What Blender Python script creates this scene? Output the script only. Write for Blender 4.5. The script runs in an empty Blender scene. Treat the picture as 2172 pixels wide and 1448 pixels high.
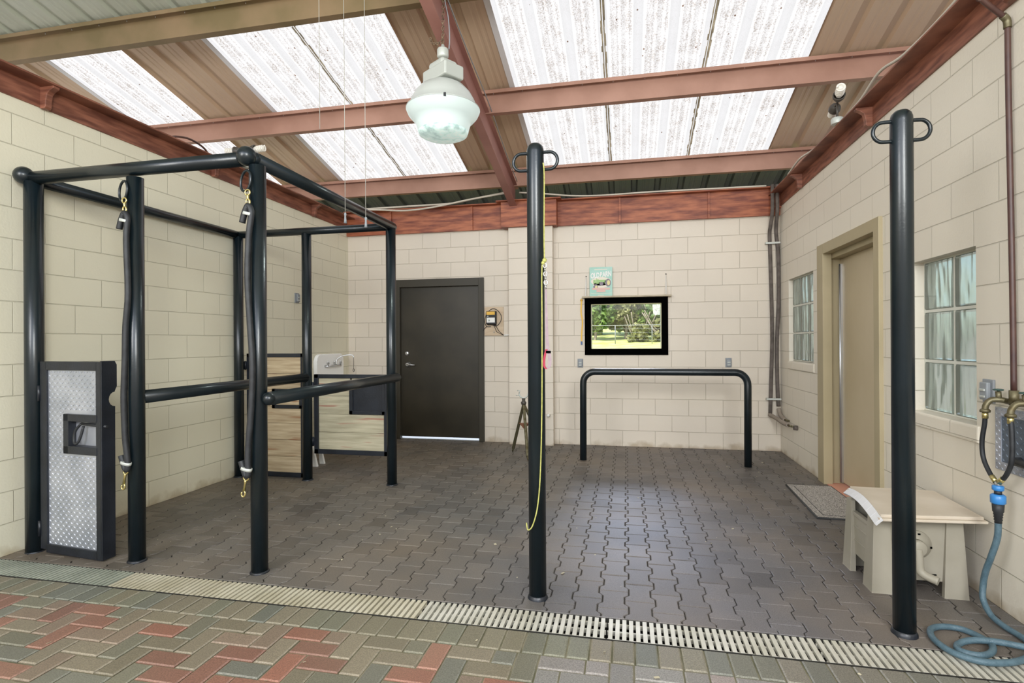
import bpy, math, random
from mathutils import Vector, Matrix
random.seed(7)
C = bpy.context.scene.collection
PI = math.pi
V = Vector

# ------------------------------------------------------------------ materials
def new_mat(name):
    m = bpy.data.materials.new(name); m.use_nodes = True
    nt = m.node_tree; nt.nodes.clear()
    out = nt.nodes.new('ShaderNodeOutputMaterial')
    return m, nt, out

def N(nt, typ, **kw):
    n = nt.nodes.new(typ)
    for k, v in kw.items():
        if k in n.inputs.keys(): n.inputs[k].default_value = v
        else: setattr(n, k, v)
    return n

def col4(c): return (c[0], c[1], c[2], 1.0)

def pmat(name, c1, c2=None, rough=0.5, metal=0.0, scale=6.0, bump=0.0, bscale=60.0, coat=0.0, stretch=(1, 1, 1), detail=4.0, emis=None, spec=0.5, speck=None, world=False, contrast=(0.35, 0.65)):
    """principled surface, colour wandering between c1 and c2 on noise, optional fine bump and specks"""
    m, nt, out = new_mat(name)
    p = N(nt, 'ShaderNodeBsdfPrincipled', Roughness=rough, Metallic=metal)
    p.inputs['Coat Weight'].default_value = coat
    p.inputs['Coat Roughness'].default_value = 0.12
    p.inputs['Specular IOR Level'].default_value = spec
    if world:
        g = N(nt, 'ShaderNodeNewGeometry'); src = g.outputs['Position']
    else:
        tc = N(nt, 'ShaderNodeTexCoord'); src = tc.outputs['Object']
    mp = N(nt, 'ShaderNodeMapping'); mp.inputs['Scale'].default_value = stretch
    nt.links.new(src, mp.inputs['Vector'])
    if c2 is None: p.inputs['Base Color'].default_value = col4(c1)
    else:
        no = N(nt, 'ShaderNodeTexNoise', Scale=scale, Detail=detail)
        nt.links.new(mp.outputs[0], no.inputs['Vector'])
        r = N(nt, 'ShaderNodeValToRGB')
        r.color_ramp.elements[0].position = contrast[0]; r.color_ramp.elements[0].color = col4(c1)
        r.color_ramp.elements[1].position = contrast[1]; r.color_ramp.elements[1].color = col4(c2)
        nt.links.new(no.outputs['Fac'], r.inputs[0])
        last = r.outputs[0]
        if speck:
            n2 = N(nt, 'ShaderNodeTexNoise', Scale=speck[0], Detail=2.0)
            nt.links.new(mp.outputs[0], n2.inputs['Vector'])
            r2 = N(nt, 'ShaderNodeValToRGB')
            r2.color_ramp.elements[0].position = speck[1]; r2.color_ramp.elements[0].color = (0, 0, 0, 1)
            r2.color_ramp.elements[1].position = speck[1] + 0.06; r2.color_ramp.elements[1].color = (1, 1, 1, 1)
            nt.links.new(n2.outputs['Fac'], r2.inputs[0])
            mx = N(nt, 'ShaderNodeMix', data_type='RGBA')
            nt.links.new(r2.outputs[0], mx.inputs[0]); nt.links.new(last, mx.inputs[6]); mx.inputs[7].default_value = col4(speck[2])
            last = mx.outputs[2]
        nt.links.new(last, p.inputs['Base Color'])
    if bump:
        nb = N(nt, 'ShaderNodeTexNoise', Scale=bscale, Detail=5.0)
        nt.links.new(mp.outputs[0], nb.inputs['Vector'])
        b = N(nt, 'ShaderNodeBump', Strength=bump, Distance=0.01)
        nt.links.new(nb.outputs['Fac'], b.inputs['Height']); nt.links.new(b.outputs[0], p.inputs['Normal'])
    if emis:
        p.inputs['Emission Color'].default_value = col4(emis[0]); p.inputs['Emission Strength'].default_value = emis[1]
    nt.links.new(p.outputs[0], out.inputs[0])
    return m

def block_mat(name, axis, x0, tint=(0.72, 0.64, 0.535), bw=0.4064, plain=False):
    """painted concrete block: courses 8 in, joints as bump; axis = horizontal world axis of the wall face"""
    m, nt, out = new_mat(name)
    p = N(nt, 'ShaderNodeBsdfPrincipled', Roughness=0.45); p.inputs['Specular IOR Level'].default_value = 0.35
    g = N(nt, 'ShaderNodeNewGeometry'); s = N(nt, 'ShaderNodeSeparateXYZ'); nt.links.new(g.outputs['Position'], s.inputs[0])
    a = N(nt, 'ShaderNodeMath', operation='ADD'); a.inputs[1].default_value = -x0 + bw / 2 + bw * 40
    nt.links.new(s.outputs[axis], a.inputs[0])
    zz = N(nt, 'ShaderNodeMath', operation='ADD'); zz.inputs[1].default_value = 0.2032 * 20
    nt.links.new(s.outputs['Z'], zz.inputs[0])
    # a little waviness so that joints are hand laid
    cmb = N(nt, 'ShaderNodeCombineXYZ'); nt.links.new(a.outputs[0], cmb.inputs[0]); nt.links.new(zz.outputs[0], cmb.inputs[1])
    wn = N(nt, 'ShaderNodeTexNoise', Scale=3.0, Detail=1.0); nt.links.new(g.outputs['Position'], wn.inputs['Vector'])
    wm = N(nt, 'ShaderNodeVectorMath', operation='SCALE'); wm.inputs['Scale'].default_value = 0.006
    nt.links.new(wn.outputs['Color'], wm.inputs[0])
    ad = N(nt, 'ShaderNodeVectorMath', operation='ADD'); nt.links.new(cmb.outputs[0], ad.inputs[0]); nt.links.new(wm.outputs[0], ad.inputs[1])
    br = N(nt, 'ShaderNodeTexBrick', Scale=1.0)
    br.inputs['Mortar Size'].default_value = 0.0035; br.inputs['Mortar Smooth'].default_value = 0.6
    br.inputs['Brick Width'].default_value = bw; br.inputs['Row Height'].default_value = 0.2032
    br.inputs['Color1'].default_value = (0.95, 0.95, 0.95, 1); br.inputs['Color2'].default_value = (1, 1, 1, 1); br.inputs['Mortar'].default_value = (0.74, 0.74, 0.70, 1)
    br.offset = 0.5; br.offset_frequency = 2
    nt.links.new(ad.outputs[0], br.inputs['Vector'])
    no = N(nt, 'ShaderNodeTexNoise', Scale=1.3, Detail=3.0); nt.links.new(g.outputs['Position'], no.inputs['Vector'])
    r = N(nt, 'ShaderNodeValToRGB')
    r.color_ramp.elements[0].position = 0.3; r.color_ramp.elements[0].color = col4([x * 0.95 for x in tint])
    r.color_ramp.elements[1].position = 0.7; r.color_ramp.elements[1].color = col4(tint)
    nt.links.new(no.outputs['Fac'], r.inputs[0])
    # dirt near the floor
    dz = N(nt, 'ShaderNodeMapRange'); dz.inputs['From Min'].default_value = 0.0; dz.inputs['From Max'].default_value = 0.22
    nt.links.new(s.outputs['Z'], dz.inputs['Value'])
    n3 = N(nt, 'ShaderNodeTexNoise', Scale=7.0, Detail=5.0); nt.links.new(g.outputs['Position'], n3.inputs['Vector'])
    m3 = N(nt, 'ShaderNodeMath', operation='ADD'); nt.links.new(dz.outputs[0], m3.inputs[0]); nt.links.new(n3.outputs['Fac'], m3.inputs[1])
    r3 = N(nt, 'ShaderNodeValToRGB'); r3.color_ramp.elements[0].position = 0.45; r3.color_ramp.elements[0].color = (0.55, 0.47, 0.36, 1)
    r3.color_ramp.elements[1].position = 0.75; r3.color_ramp.elements[1].color = (1, 1, 1, 1)
    nt.links.new(m3.outputs[0], r3.inputs[0])
    mx = N(nt, 'ShaderNodeMix', data_type='RGBA', blend_type='MULTIPLY'); mx.inputs[0].default_value = 0.6
    nt.links.new(r.outputs[0], mx.inputs[6]); nt.links.new(br.outputs['Color'], mx.inputs[7])
    mx2 = N(nt, 'ShaderNodeMix', data_type='RGBA', blend_type='MULTIPLY'); mx2.inputs[0].default_value = 0.7
    nt.links.new(mx.outputs[2], mx2.inputs[6]); nt.links.new(r3.outputs[0], mx2.inputs[7])
    nt.links.new(mx2.outputs[2], p.inputs['Base Color'])
    nb = N(nt, 'ShaderNodeTexNoise', Scale=70.0, Detail=4.0); nt.links.new(g.outputs['Position'], nb.inputs['Vector'])
    b1 = N(nt, 'ShaderNodeBump', Strength=0.25, Distance=0.004); nt.links.new(nb.outputs['Fac'], b1.inputs['Height'])
    b2 = N(nt, 'ShaderNodeBump', Strength=0.85, Distance=0.006, invert=True)
    nt.links.new(br.outputs['Fac'], b2.inputs['Height']); nt.links.new(b1.outputs[0], b2.inputs['Normal'])
    nt.links.new(b2.outputs[0], p.inputs['Normal'])
    nt.links.new(p.outputs[0], out.inputs[0])
    return m

def tone_mat(name, rough=0.7, grit=220.0, bump=0.35, dirt=(0.3, 0.22, 0.14), dirt_amt=0.35, spec=0.5):
    """per-paver colour from the mesh attribute 'tone', grit and dust"""
    m, nt, out = new_mat(name)
    p = N(nt, 'ShaderNodeBsdfPrincipled', Roughness=rough); p.inputs['Specular IOR Level'].default_value = spec
    at = N(nt, 'ShaderNodeAttribute', attribute_name='tone')
    g = N(nt, 'ShaderNodeNewGeometry')
    n1 = N(nt, 'ShaderNodeTexNoise', Scale=grit, Detail=3.0); nt.links.new(g.outputs['Position'], n1.inputs['Vector'])
    r1 = N(nt, 'ShaderNodeValToRGB'); r1.color_ramp.elements[0].position = 0.35; r1.color_ramp.elements[0].color = (0.72, 0.72, 0.72, 1)
    r1.color_ramp.elements[1].position = 0.68; r1.color_ramp.elements[1].color = (1.3, 1.3, 1.3, 1)
    nt.links.new(n1.outputs['Fac'], r1.inputs[0])
    mx = N(nt, 'ShaderNodeMix', data_type='RGBA', blend_type='MULTIPLY'); mx.inputs[0].default_value = 1.0
    nt.links.new(at.outputs['Color'], mx.inputs[6]); nt.links.new(r1.outputs[0], mx.inputs[7])
    n2 = N(nt, 'ShaderNodeTexNoise', Scale=1.1, Detail=5.0); nt.links.new(g.outputs['Position'], n2.inputs['Vector'])
    r2 = N(nt, 'ShaderNodeValToRGB'); r2.color_ramp.elements[0].position = 0.42; r2.color_ramp.elements[0].color = (0, 0, 0, 1)
    r2.color_ramp.elements[1].position = 0.75; r2.color_ramp.elements[1].color = (dirt_amt,) * 3 + (1,)
    nt.links.new(n2.outputs['Fac'], r2.inputs[0])
    m2 = N(nt, 'ShaderNodeMix', data_type='RGBA'); nt.links.new(r2.outputs[0], m2.inputs[0]); nt.links.new(mx.outputs[2], m2.inputs[6]); m2.inputs[7].default_value = col4(dirt)
    nt.links.new(m2.outputs[2], p.inputs['Base Color'])
    b = N(nt, 'ShaderNodeBump', Strength=bump, Distance=0.003); nt.links.new(n1.outputs['Fac'], b.inputs['Height']); nt.links.new(b.outputs[0], p.inputs['Normal'])
    nt.links.new(p.outputs[0], out.inputs[0])
    return m

def skylight_mat():
    """dirty translucent ribbed sheet, daylight coming through it"""
    m, nt, out = new_mat('translucent_roof_sheet')
    g = N(nt, 'ShaderNodeNewGeometry'); s = N(nt, 'ShaderNodeSeparateXYZ'); nt.links.new(g.outputs['Position'], s.inputs[0])
    mp = N(nt, 'ShaderNodeMapping'); mp.inputs['Scale'].default_value = (1, 0.7, 1); nt.links.new(g.outputs['Position'], mp.inputs[0])
    n1 = N(nt, 'ShaderNodeTexNoise', Scale=95.0, Detail=3.0); nt.links.new(mp.outputs[0], n1.inputs['Vector'])
    n0 = N(nt, 'ShaderNodeTexNoise', Scale=9.0, Detail=3.0); nt.links.new(mp.outputs[0], n0.inputs['Vector'])
    ad = N(nt, 'ShaderNodeMath', operation='MULTIPLY_ADD'); ad.inputs[1].default_value = 0.34
    nt.links.new(n0.outputs['Fac'], ad.inputs[0]); 
    sc = N(nt, 'ShaderNodeMath', operation='MULTIPLY'); sc.inputs[1].default_value = 0.66; nt.links.new(n1.outputs['Fac'], sc.inputs[0]); nt.links.new(sc.outputs[0], ad.inputs[2])
    r = N(nt, 'ShaderNodeValToRGB')
    e = r.color_ramp.elements
    e[0].position = 0.38; e[0].color = (0.56, 0.50, 0.45, 1)
    e[1].position = 0.58; e[1].color = (1.02, 1.01, 1.0, 1)
    x = e.new(0.46); x.color = (0.82, 0.79, 0.775, 1)
    nt.links.new(ad.outputs[0], r.inputs[0])
    # plain pale bands along the deep ribs, soft bright line on the flats (dust lies in the pans)
    u = N(nt, 'ShaderNodeMath', operation='ADD'); u.inputs[1].default_value = 1.105 + 0.3048 * 40; nt.links.new(s.outputs['X'], u.inputs[0])
    dv = N(nt, 'ShaderNodeMath', operation='DIVIDE'); dv.inputs[1].default_value = 0.3048; nt.links.new(u.outputs[0], dv.inputs[0])
    fr = N(nt, 'ShaderNodeMath', operation='FRACT'); nt.links.new(dv.outputs[0], fr.inputs[0])
    rr = N(nt, 'ShaderNodeValToRGB'); q = rr.color_ramp.elements
    q[0].position = 0.0; q[0].color = (0.84, 0.835, 0.85, 1); q[1].position = 1.0; q[1].color = (0.84, 0.835, 0.85, 1)
    for pos, c in ((0.13, 0.80), (0.17, 1.35), (0.24, 0.84), (0.36, 0.98), (0.41, 0.82), (0.47, 1.22), (0.54, 0.84), (0.64, 0.9), (0.70, 1.2), (0.77, 0.84), (0.84, 1.25), (0.87, 0.8)):
        z = q.new(pos); z.color = (c, c, c * 1.01, 1)
    nt.links.new(fr.outputs[0], rr.inputs[0])
    msk = N(nt, 'ShaderNodeValToRGB'); k = msk.color_ramp.elements
    k[0].position = 0.13; k[0].color = (0.15,) * 3 + (1,); k[1].position = 0.87; k[1].color = (0.15,) * 3 + (1,)
    for pos, c in ((0.18, 0.9), (0.82, 0.9)):
        z = k.new(pos); z.color = (c,) * 3 + (1,)
    nt.links.new(fr.outputs[0], msk.inputs[0])
    mm = N(nt, 'ShaderNodeMix', data_type='RGBA'); mm.inputs[6].default_value = (1, 1, 1, 1); nt.links.new(msk.outputs[0], mm.inputs[0]); nt.links.new(r.outputs[0], mm.inputs[7])
    # scattered dead leaves
    vo = N(nt, 'ShaderNodeTexVoronoi', Scale=8.0); nt.links.new(mp.outputs[0], vo.inputs['Vector'])
    vr = N(nt, 'ShaderNodeValToRGB'); vr.color_ramp.elements[0].position = 0.05; vr.color_ramp.elements[0].color = (0.3, 0.2, 0.15, 1); vr.color_ramp.elements[1].position = 0.07; vr.color_ramp.elements[1].color = (1, 1, 1, 1)
    nt.links.new(vo.outputs['Distance'], vr.inputs[0])
    x1 = N(nt, 'ShaderNodeMix', data_type='RGBA', blend_type='MULTIPLY'); x1.inputs[0].default_value = 1; nt.links.new(mm.outputs[2], x1.inputs[6]); nt.links.new(rr.outputs[0], x1.inputs[7])
    x2 = N(nt, 'ShaderNodeMix', data_type='RGBA', blend_type='MULTIPLY'); x2.inputs[0].default_value = 1; nt.links.new(x1.outputs[2], x2.inputs[6]); nt.links.new(vr.outputs[0], x2.inputs[7])
    em = N(nt, 'ShaderNodeEmission', Strength=SKY_STRENGTH); nt.links.new(x2.outputs[2], em.inputs[0])
    nt.links.new(em.outputs[0], out.inputs[0])
    return m

def glass_mat(name, rough=0.03, tint=(0.9, 0.97, 0.93), wave=0.0):
    m, nt, out = new_mat(name)
    p = N(nt, 'ShaderNodeBsdfPrincipled', Roughness=rough, IOR=1.45); p.inputs['Base Color'].default_value = col4(tint); p.inputs['Transmission Weight'].default_value = 1.0
    if wave:
        g = N(nt, 'ShaderNodeNewGeometry'); mp = N(nt, 'ShaderNodeMapping'); mp.inputs['Scale'].default_value = (1, 1, 0.25); nt.links.new(g.outputs['Position'], mp.inputs[0])
        no = N(nt, 'ShaderNodeTexNoise', Scale=14.0, Detail=1.0); nt.links.new(mp.outputs[0], no.inputs['Vector'])
        b = N(nt, 'ShaderNodeBump', Strength=wave, Distance=0.02); nt.links.new(no.outputs['Fac'], b.inputs['Height']); nt.links.new(b.outputs[0], p.inputs['Normal'])
    nt.links.new(p.outputs[0], out.inputs[0])
    return m

def pane_mat():
    m, nt, out = new_mat('clear_window_pane')
    t = N(nt, 'ShaderNodeBsdfTransparent'); gl = N(nt, 'ShaderNodeBsdfGlossy', Roughness=0.02); f = N(nt, 'ShaderNodeFresnel', IOR=1.45)
    mx = N(nt, 'ShaderNodeMixShader'); nt.links.new(f.outputs[0], mx.inputs[0]); nt.links.new(t.outputs[0], mx.inputs[1]); nt.links.new(gl.outputs[0], mx.inputs[2])
    nt.links.new(mx.outputs[0], out.inputs[0]); return m

SKY_STRENGTH = 1.12
M = {}
M['wall_b'] = block_mat('painted_block_back', 'X', -3.768)
M['wall_br'] = block_mat('painted_block_back_right', 'X', 1.165)
M['wall_l'] = block_mat('painted_block_left', 'Y', 3.385, (0.76, 0.715, 0.56))
M['wall_r'] = block_mat('painted_block_right', 'Y', 3.154, (0.76, 0.70, 0.59))
M['pil'] = block_mat('painted_block_pilaster', 'X', -1.9, bw=3.0)
M['paver'] = tone_mat('rubber_paver', rough=0.5, grit=260, spec=0.45)
M['brick'] = tone_mat('clay_paver', rough=0.5, grit=180, dirt_amt=0.22, dirt=(0.22, 0.2, 0.13))
M['joint'] = pmat('paver_joint_sand', (0.015, 0.013, 0.01), (0.03, 0.025, 0.018), rough=0.95, scale=8, world=True)
M['joint2'] = pmat('brick_joint_moss', (0.10, 0.095, 0.05), (0.2, 0.18, 0.12), rough=0.95, scale=10, world=True)
M['pipe'] = pmat('black_gloss_pipe_paint', (0.004, 0.008, 0.010), (0.007, 0.013, 0.017), rough=0.3, scale=3, bump=0.05, bscale=120, coat=0.12, spec=0.45)
M['frame_black'] = pmat('black_gate_paint', (0.008, 0.010, 0.014), (0.014, 0.017, 0.024), rough=0.38, scale=9, bump=0.1, bscale=90)
M['plate'] = pmat('diamond_plate_aluminium', (0.42, 0.445, 0.50), (0.56, 0.58, 0.64), rough=0.4, metal=0.7, scale=5)
M['purlin'] = pmat('primed_steel_purlin', (0.33, 0.175, 0.125), (0.42, 0.235, 0.175), rough=0.6, scale=2.5, world=True, bump=0.1)
M['purlin_olive'] = pmat('light_tinted_olive_purlin', (0.17, 0.125, 0.055), (0.25, 0.17, 0.09), rough=0.65, scale=2.2, world=True, bump=0.1)  # brown steel recoloured olive, the greenish lighting there painted in
M['rafter'] = pmat('primed_steel_rafter', (0.27, 0.12, 0.10), (0.36, 0.17, 0.14), rough=0.55, scale=2.0, world=True)
M['stain'] = pmat('wood_stained_channel', (0.13, 0.042, 0.025), (0.31, 0.12, 0.072), rough=0.5, scale=3.5, stretch=(1.6, 1.2, 9), world=True, detail=6)
M['stain_b'] = pmat('wood_stained_back_beam', (0.17, 0.035, 0.015), (0.42, 0.13, 0.055), rough=0.5, scale=3.0, stretch=(1.4, 3, 9), world=True, detail=7)
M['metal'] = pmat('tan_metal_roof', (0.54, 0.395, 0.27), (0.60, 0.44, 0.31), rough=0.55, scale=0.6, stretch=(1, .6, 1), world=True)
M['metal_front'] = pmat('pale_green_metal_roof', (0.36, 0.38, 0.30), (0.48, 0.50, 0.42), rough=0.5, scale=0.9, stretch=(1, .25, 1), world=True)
M['metal_back'] = pmat('shade_painted_eave_metal', (0.030, 0.034, 0.028), (0.05, 0.052, 0.042), rough=0.5, scale=2, world=True)  # shade behind the last purlin painted in as near-black metal
M['flash'] = pmat('white_flashing', (0.78, 0.77, 0.78), rough=0.5)
M['seal'] = pmat('dirty_seam_sealant', (0.07, 0.05, 0.025), (0.50, 0.44, 0.33), rough=0.9, scale=16, stretch=(3, .4, 1), world=True, emis=((0.5, 0.42, 0.28), 0.18))
M['sky'] = skylight_mat()
M['door_brown'] = pmat('dark_brown_door_paint', (0.020, 0.016, 0.008), (0.034, 0.027, 0.015), rough=0.42, scale=2.5, bump=0.04, world=True)
M['door_frame_brown'] = pmat('dark_brown_frame_paint', (0.034, 0.028, 0.016), rough=0.5)
M['tan'] = pmat('tan_frame_paint', (0.36, 0.30, 0.18), (0.41, 0.34, 0.21), rough=0.5, scale=2)
M['tan_door'] = pmat('tan_door_paint', (0.50, 0.41, 0.26), (0.56, 0.47, 0.32), rough=0.42, scale=1.4)
M['steel'] = pmat('brushed_steel', (0.62, 0.62, 0.62), rough=0.3, metal=0.9)
M['galv'] = pmat('galvanised_grate', (0.50, 0.48, 0.40), (0.64, 0.62, 0.55), rough=0.5, metal=0.3, scale=6, world=True)
M['galv_dull'] = pmat('mossy_grate', (0.25, 0.27, 0.22), (0.38, 0.40, 0.33), rough=0.6, metal=0.2, scale=5, world=True)
M['galv_tan'] = pmat('dusty_grate', (0.44, 0.40, 0.29), (0.56, 0.52, 0.41), rough=0.6, metal=0.2, scale=5, world=True)
M['dark'] = pmat('trench_dark', (0.012, 0.011, 0.008), rough=0.9)
M['white'] = pmat('white_enamel', (0.92, 0.91, 0.88), rough=0.18, coat=0.4)
M['white_plastic'] = pmat('white_plastic', (0.74, 0.71, 0.65), rough=0.4)
M['grey_plastic'] = pmat('grey_plastic_cover', (0.27, 0.29, 0.31), rough=0.4)
M['black'] = pmat('matte_black', (0.001, 0.001, 0.001), rough=0.9, spec=0.02)
M['rubber'] = pmat('black_rubber', (0.010, 0.011, 0.013), (0.022, 0.024, 0.027), rough=0.55, scale=20)
M['brass'] = pmat('brass_snap', (0.62, 0.52, 0.22), rough=0.28, metal=0.9)
M['old_brass'] = pmat('weathered_brass', (0.10, 0.078, 0.035), (0.20, 0.18, 0.11), rough=0.5, metal=0.6, scale=25)
M['copper_old'] = pmat('painted_brown_pipe', (0.05, 0.022, 0.02), (0.085, 0.04, 0.03), rough=0.45, scale=8)
M['insul'] = pmat('foam_pipe_insulation', (0.085, 0.07, 0.06), (0.14, 0.115, 0.10), rough=0.85, scale=15, bump=0.2)
M['insul_light'] = pmat('pale_pipe_insulation', (0.24, 0.20, 0.16), (0.32, 0.27, 0.22), rough=0.85, scale=12, bump=0.2)  # lower runs paler than the vertical ones
M['cable'] = pmat('pale_conduit', (0.55, 0.50, 0.42), rough=0.6)
M['wood_old'] = pmat('weathered_plank', (0.30, 0.27, 0.18), (0.50, 0.45, 0.32), rough=0.8, scale=3.2, stretch=(1.1, 1, 16), detail=9, contrast=(.25, .75), speck=(1.6, 0.64, (0.34, 0.19, 0.13)))
M['wood_warm'] = pmat('warm_pine_plank', (0.32, 0.23, 0.13), (0.56, 0.45, 0.29), rough=0.75, scale=3.2, stretch=(1.1, 1, 16), detail=9, contrast=(.25, .75), speck=(1.9, 0.66, (0.30, 0.16, 0.08)))
M['ply'] = pmat('plywood_board', (0.56, 0.42, 0.28), (0.66, 0.52, 0.37), rough=0.7, scale=6, stretch=(1, 1, 4))
M['shelf'] = pmat('raw_wood_shelf', (0.44, 0.38, 0.27), (0.55, 0.47, 0.34), rough=0.8, scale=8)
M['yellow'] = pmat('amber_plastic', (0.80, 0.47, 0.06), rough=0.5)
M['yrope'] = pmat('yellow_green_rope', (0.33, 0.33, 0.08), (0.46, 0.45, 0.14), rough=0.8, scale=60)
M['pink'] = pmat('faded_pink_webbing', (0.27, 0.20, 0.22), (0.34, 0.26, 0.28), rough=0.85, scale=30)
M['red'] = pmat('red_webbing', (0.34, 0.03, 0.06), rough=0.8)
M['blue'] = pmat('blue_hose_connector', (0.035, 0.20, 0.50), rough=0.35)
M['hose'] = pmat('blue_grey_garden_hose', (0.06, 0.11, 0.14), (0.085, 0.145, 0.18), rough=0.45, scale=40, bump=0.3, bscale=200)
M['box'] = pmat('taupe_resin', (0.30, 0.275, 0.215), (0.35, 0.32, 0.26), rough=0.5, scale=4, bump=0.05)
M['boxlid'] = pmat('pale_resin_lid', (0.56, 0.48, 0.38), (0.68, 0.60, 0.50), rough=0.55, scale=3)  # lid paler than the box body
M['box_white'] = pmat('chalky_resin_edge', (0.72, 0.72, 0.74), rough=0.6)
M['mat'] = pmat('speckled_grey_mat', (0.17, 0.155, 0.14), (0.62, 0.58, 0.53), rough=0.95, scale=170, bump=1.0, bscale=170, world=True, contrast=(0.42, 0.58))
M['matedge'] = pmat('dark_mat_edge', (0.05, 0.05, 0.05), rough=0.9)
M['lamp_shell'] = pmat('white_acrylic_dome', (0.50, 0.52, 0.49), rough=0.3)
M['lamp_glow'] = pmat('lit_acrylic_skirt', (0.42, 0.47, 0.455), rough=0.3, emis=((0.84, 1.0, 0.95), 0.40))
M['lamp_lens'] = pmat('lit_prismatic_lens', (0.2, 0.3, 0.28), (0.7, 0.85, 0.8), rough=0.3, scale=22, emis=((0.78, 0.98, 0.92), 0.38))
M['lamp_hot'] = pmat('bright_lamp_bulb', (1, 1, 1), rough=0.3, emis=((0.95, 1.0, 1.0), 6.0))
M['grey_metal'] = pmat('pale_grey_metal', (0.52, 0.54, 0.50), rough=0.45, metal=0.2)
M['chain'] = pmat('rusty_chain', (0.16, 0.12, 0.08), (0.28, 0.2, 0.13), rough=0.6, metal=0.5, scale=40)
M['bulb'] = pmat('spiral_bulb_glass', (0.82, 0.78, 0.70), rough=0.25, coat=0.3)
M['fixture'] = pmat('dark_bronze_fixture', (0.06, 0.05, 0.04), rough=0.45)
M['cord'] = pmat('thin_grey_cord', (0.46, 0.45, 0.40), rough=0.7)
M['leather'] = pmat('rusty_leather', (0.36, 0.16, 0.09), rough=0.8)
M['sign'] = pmat('mint_sign_tin', (0.33, 0.58, 0.48), (0.42, 0.64, 0.56), rough=0.5, scale=7)
M['cream'] = pmat('cream_print', (0.80, 0.74, 0.62), rough=0.6)
M['offwhite'] = pmat('white_print', (0.85, 0.84, 0.80), rough=0.6)
M['tgreen'] = pmat('tractor_green_print', (0.36, 0.55, 0.22), rough=0.6)
M['tdark'] = pmat('tyre_print', (0.24, 0.20, 0.24), rough=0.6)
M['tyellow'] = pmat('wheel_yellow_print', (0.75, 0.66, 0.32), rough=0.6)
M['salmon'] = pmat('salmon_print', (0.72, 0.48, 0.42), rough=0.6)
M['terracotta'] = pmat('terracotta_threshold', (0.62, 0.30, 0.21), rough=0.7)
M['grass'] = pmat('sunlit_lawn', (0.42, 0.50, 0.10), (0.62, 0.66, 0.26), rough=0.9, scale=1.2, world=True)
M['leaf'] = pmat('tree_leaves', (0.035, 0.085, 0.015), (0.20, 0.30, 0.06), rough=0.7, scale=1.6, world=True)
M['leaf2'] = pmat('dry_brush_leaves', (0.10, 0.12, 0.03), (0.30, 0.30, 0.13), rough=0.8, scale=2.0, world=True)
M['bark'] = pmat('grey_bark', (0.18, 0.15, 0.11), (0.34, 0.30, 0.24), rough=0.9, scale=3)
M['gravel'] = pmat('grey_gravel', (0.30, 0.27, 0.24), (0.40, 0.37, 0.33), rough=0.95, scale=20, world=True)
M['fencewire'] = pmat('galvanised_fence', (0.30, 0.32, 0.31), rough=0.5, metal=0.5)
M['pane'] = pane_mat()
M['gblock'] = glass_mat('wavy_glass_block', rough=0.16, tint=(0.72, 0.80, 0.73), wave=0.6)
_nt = M['gblock'].node_tree; _o = [n for n in _nt.nodes if n.type == 'OUTPUT_MATERIAL'][0]; _p = [n for n in _nt.nodes if n.type == 'BSDF_PRINCIPLED'][0]
_d = N(_nt, 'ShaderNodeBsdfDiffuse'); _d.inputs[0].default_value = (0.50, 0.56, 0.48, 1); _m = N(_nt, 'ShaderNodeMixShader'); _m.inputs[0].default_value = 0.32
_nt.links.new(_p.outputs[0], _m.inputs[1]); _nt.links.new(_d.outputs[0], _m.inputs[2]); _nt.links.new(_m.outputs[0], _o.inputs[0])
M['mortar'] = pmat('glass_block_mortar', (0.68, 0.68, 0.60), rough=0.7)
M['debris'] = pmat('pale_wood_chips', (0.5, 0.45, 0.32), rough=0.9)
M['weld'] = pmat('bare_weld', (0.3, 0.33, 0.3), rough=0.4, metal=0.4)
M['ribbon_blue'] = pmat('blue_tape_end', (0.06, 0.12, 0.3), rough=0.5)

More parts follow.
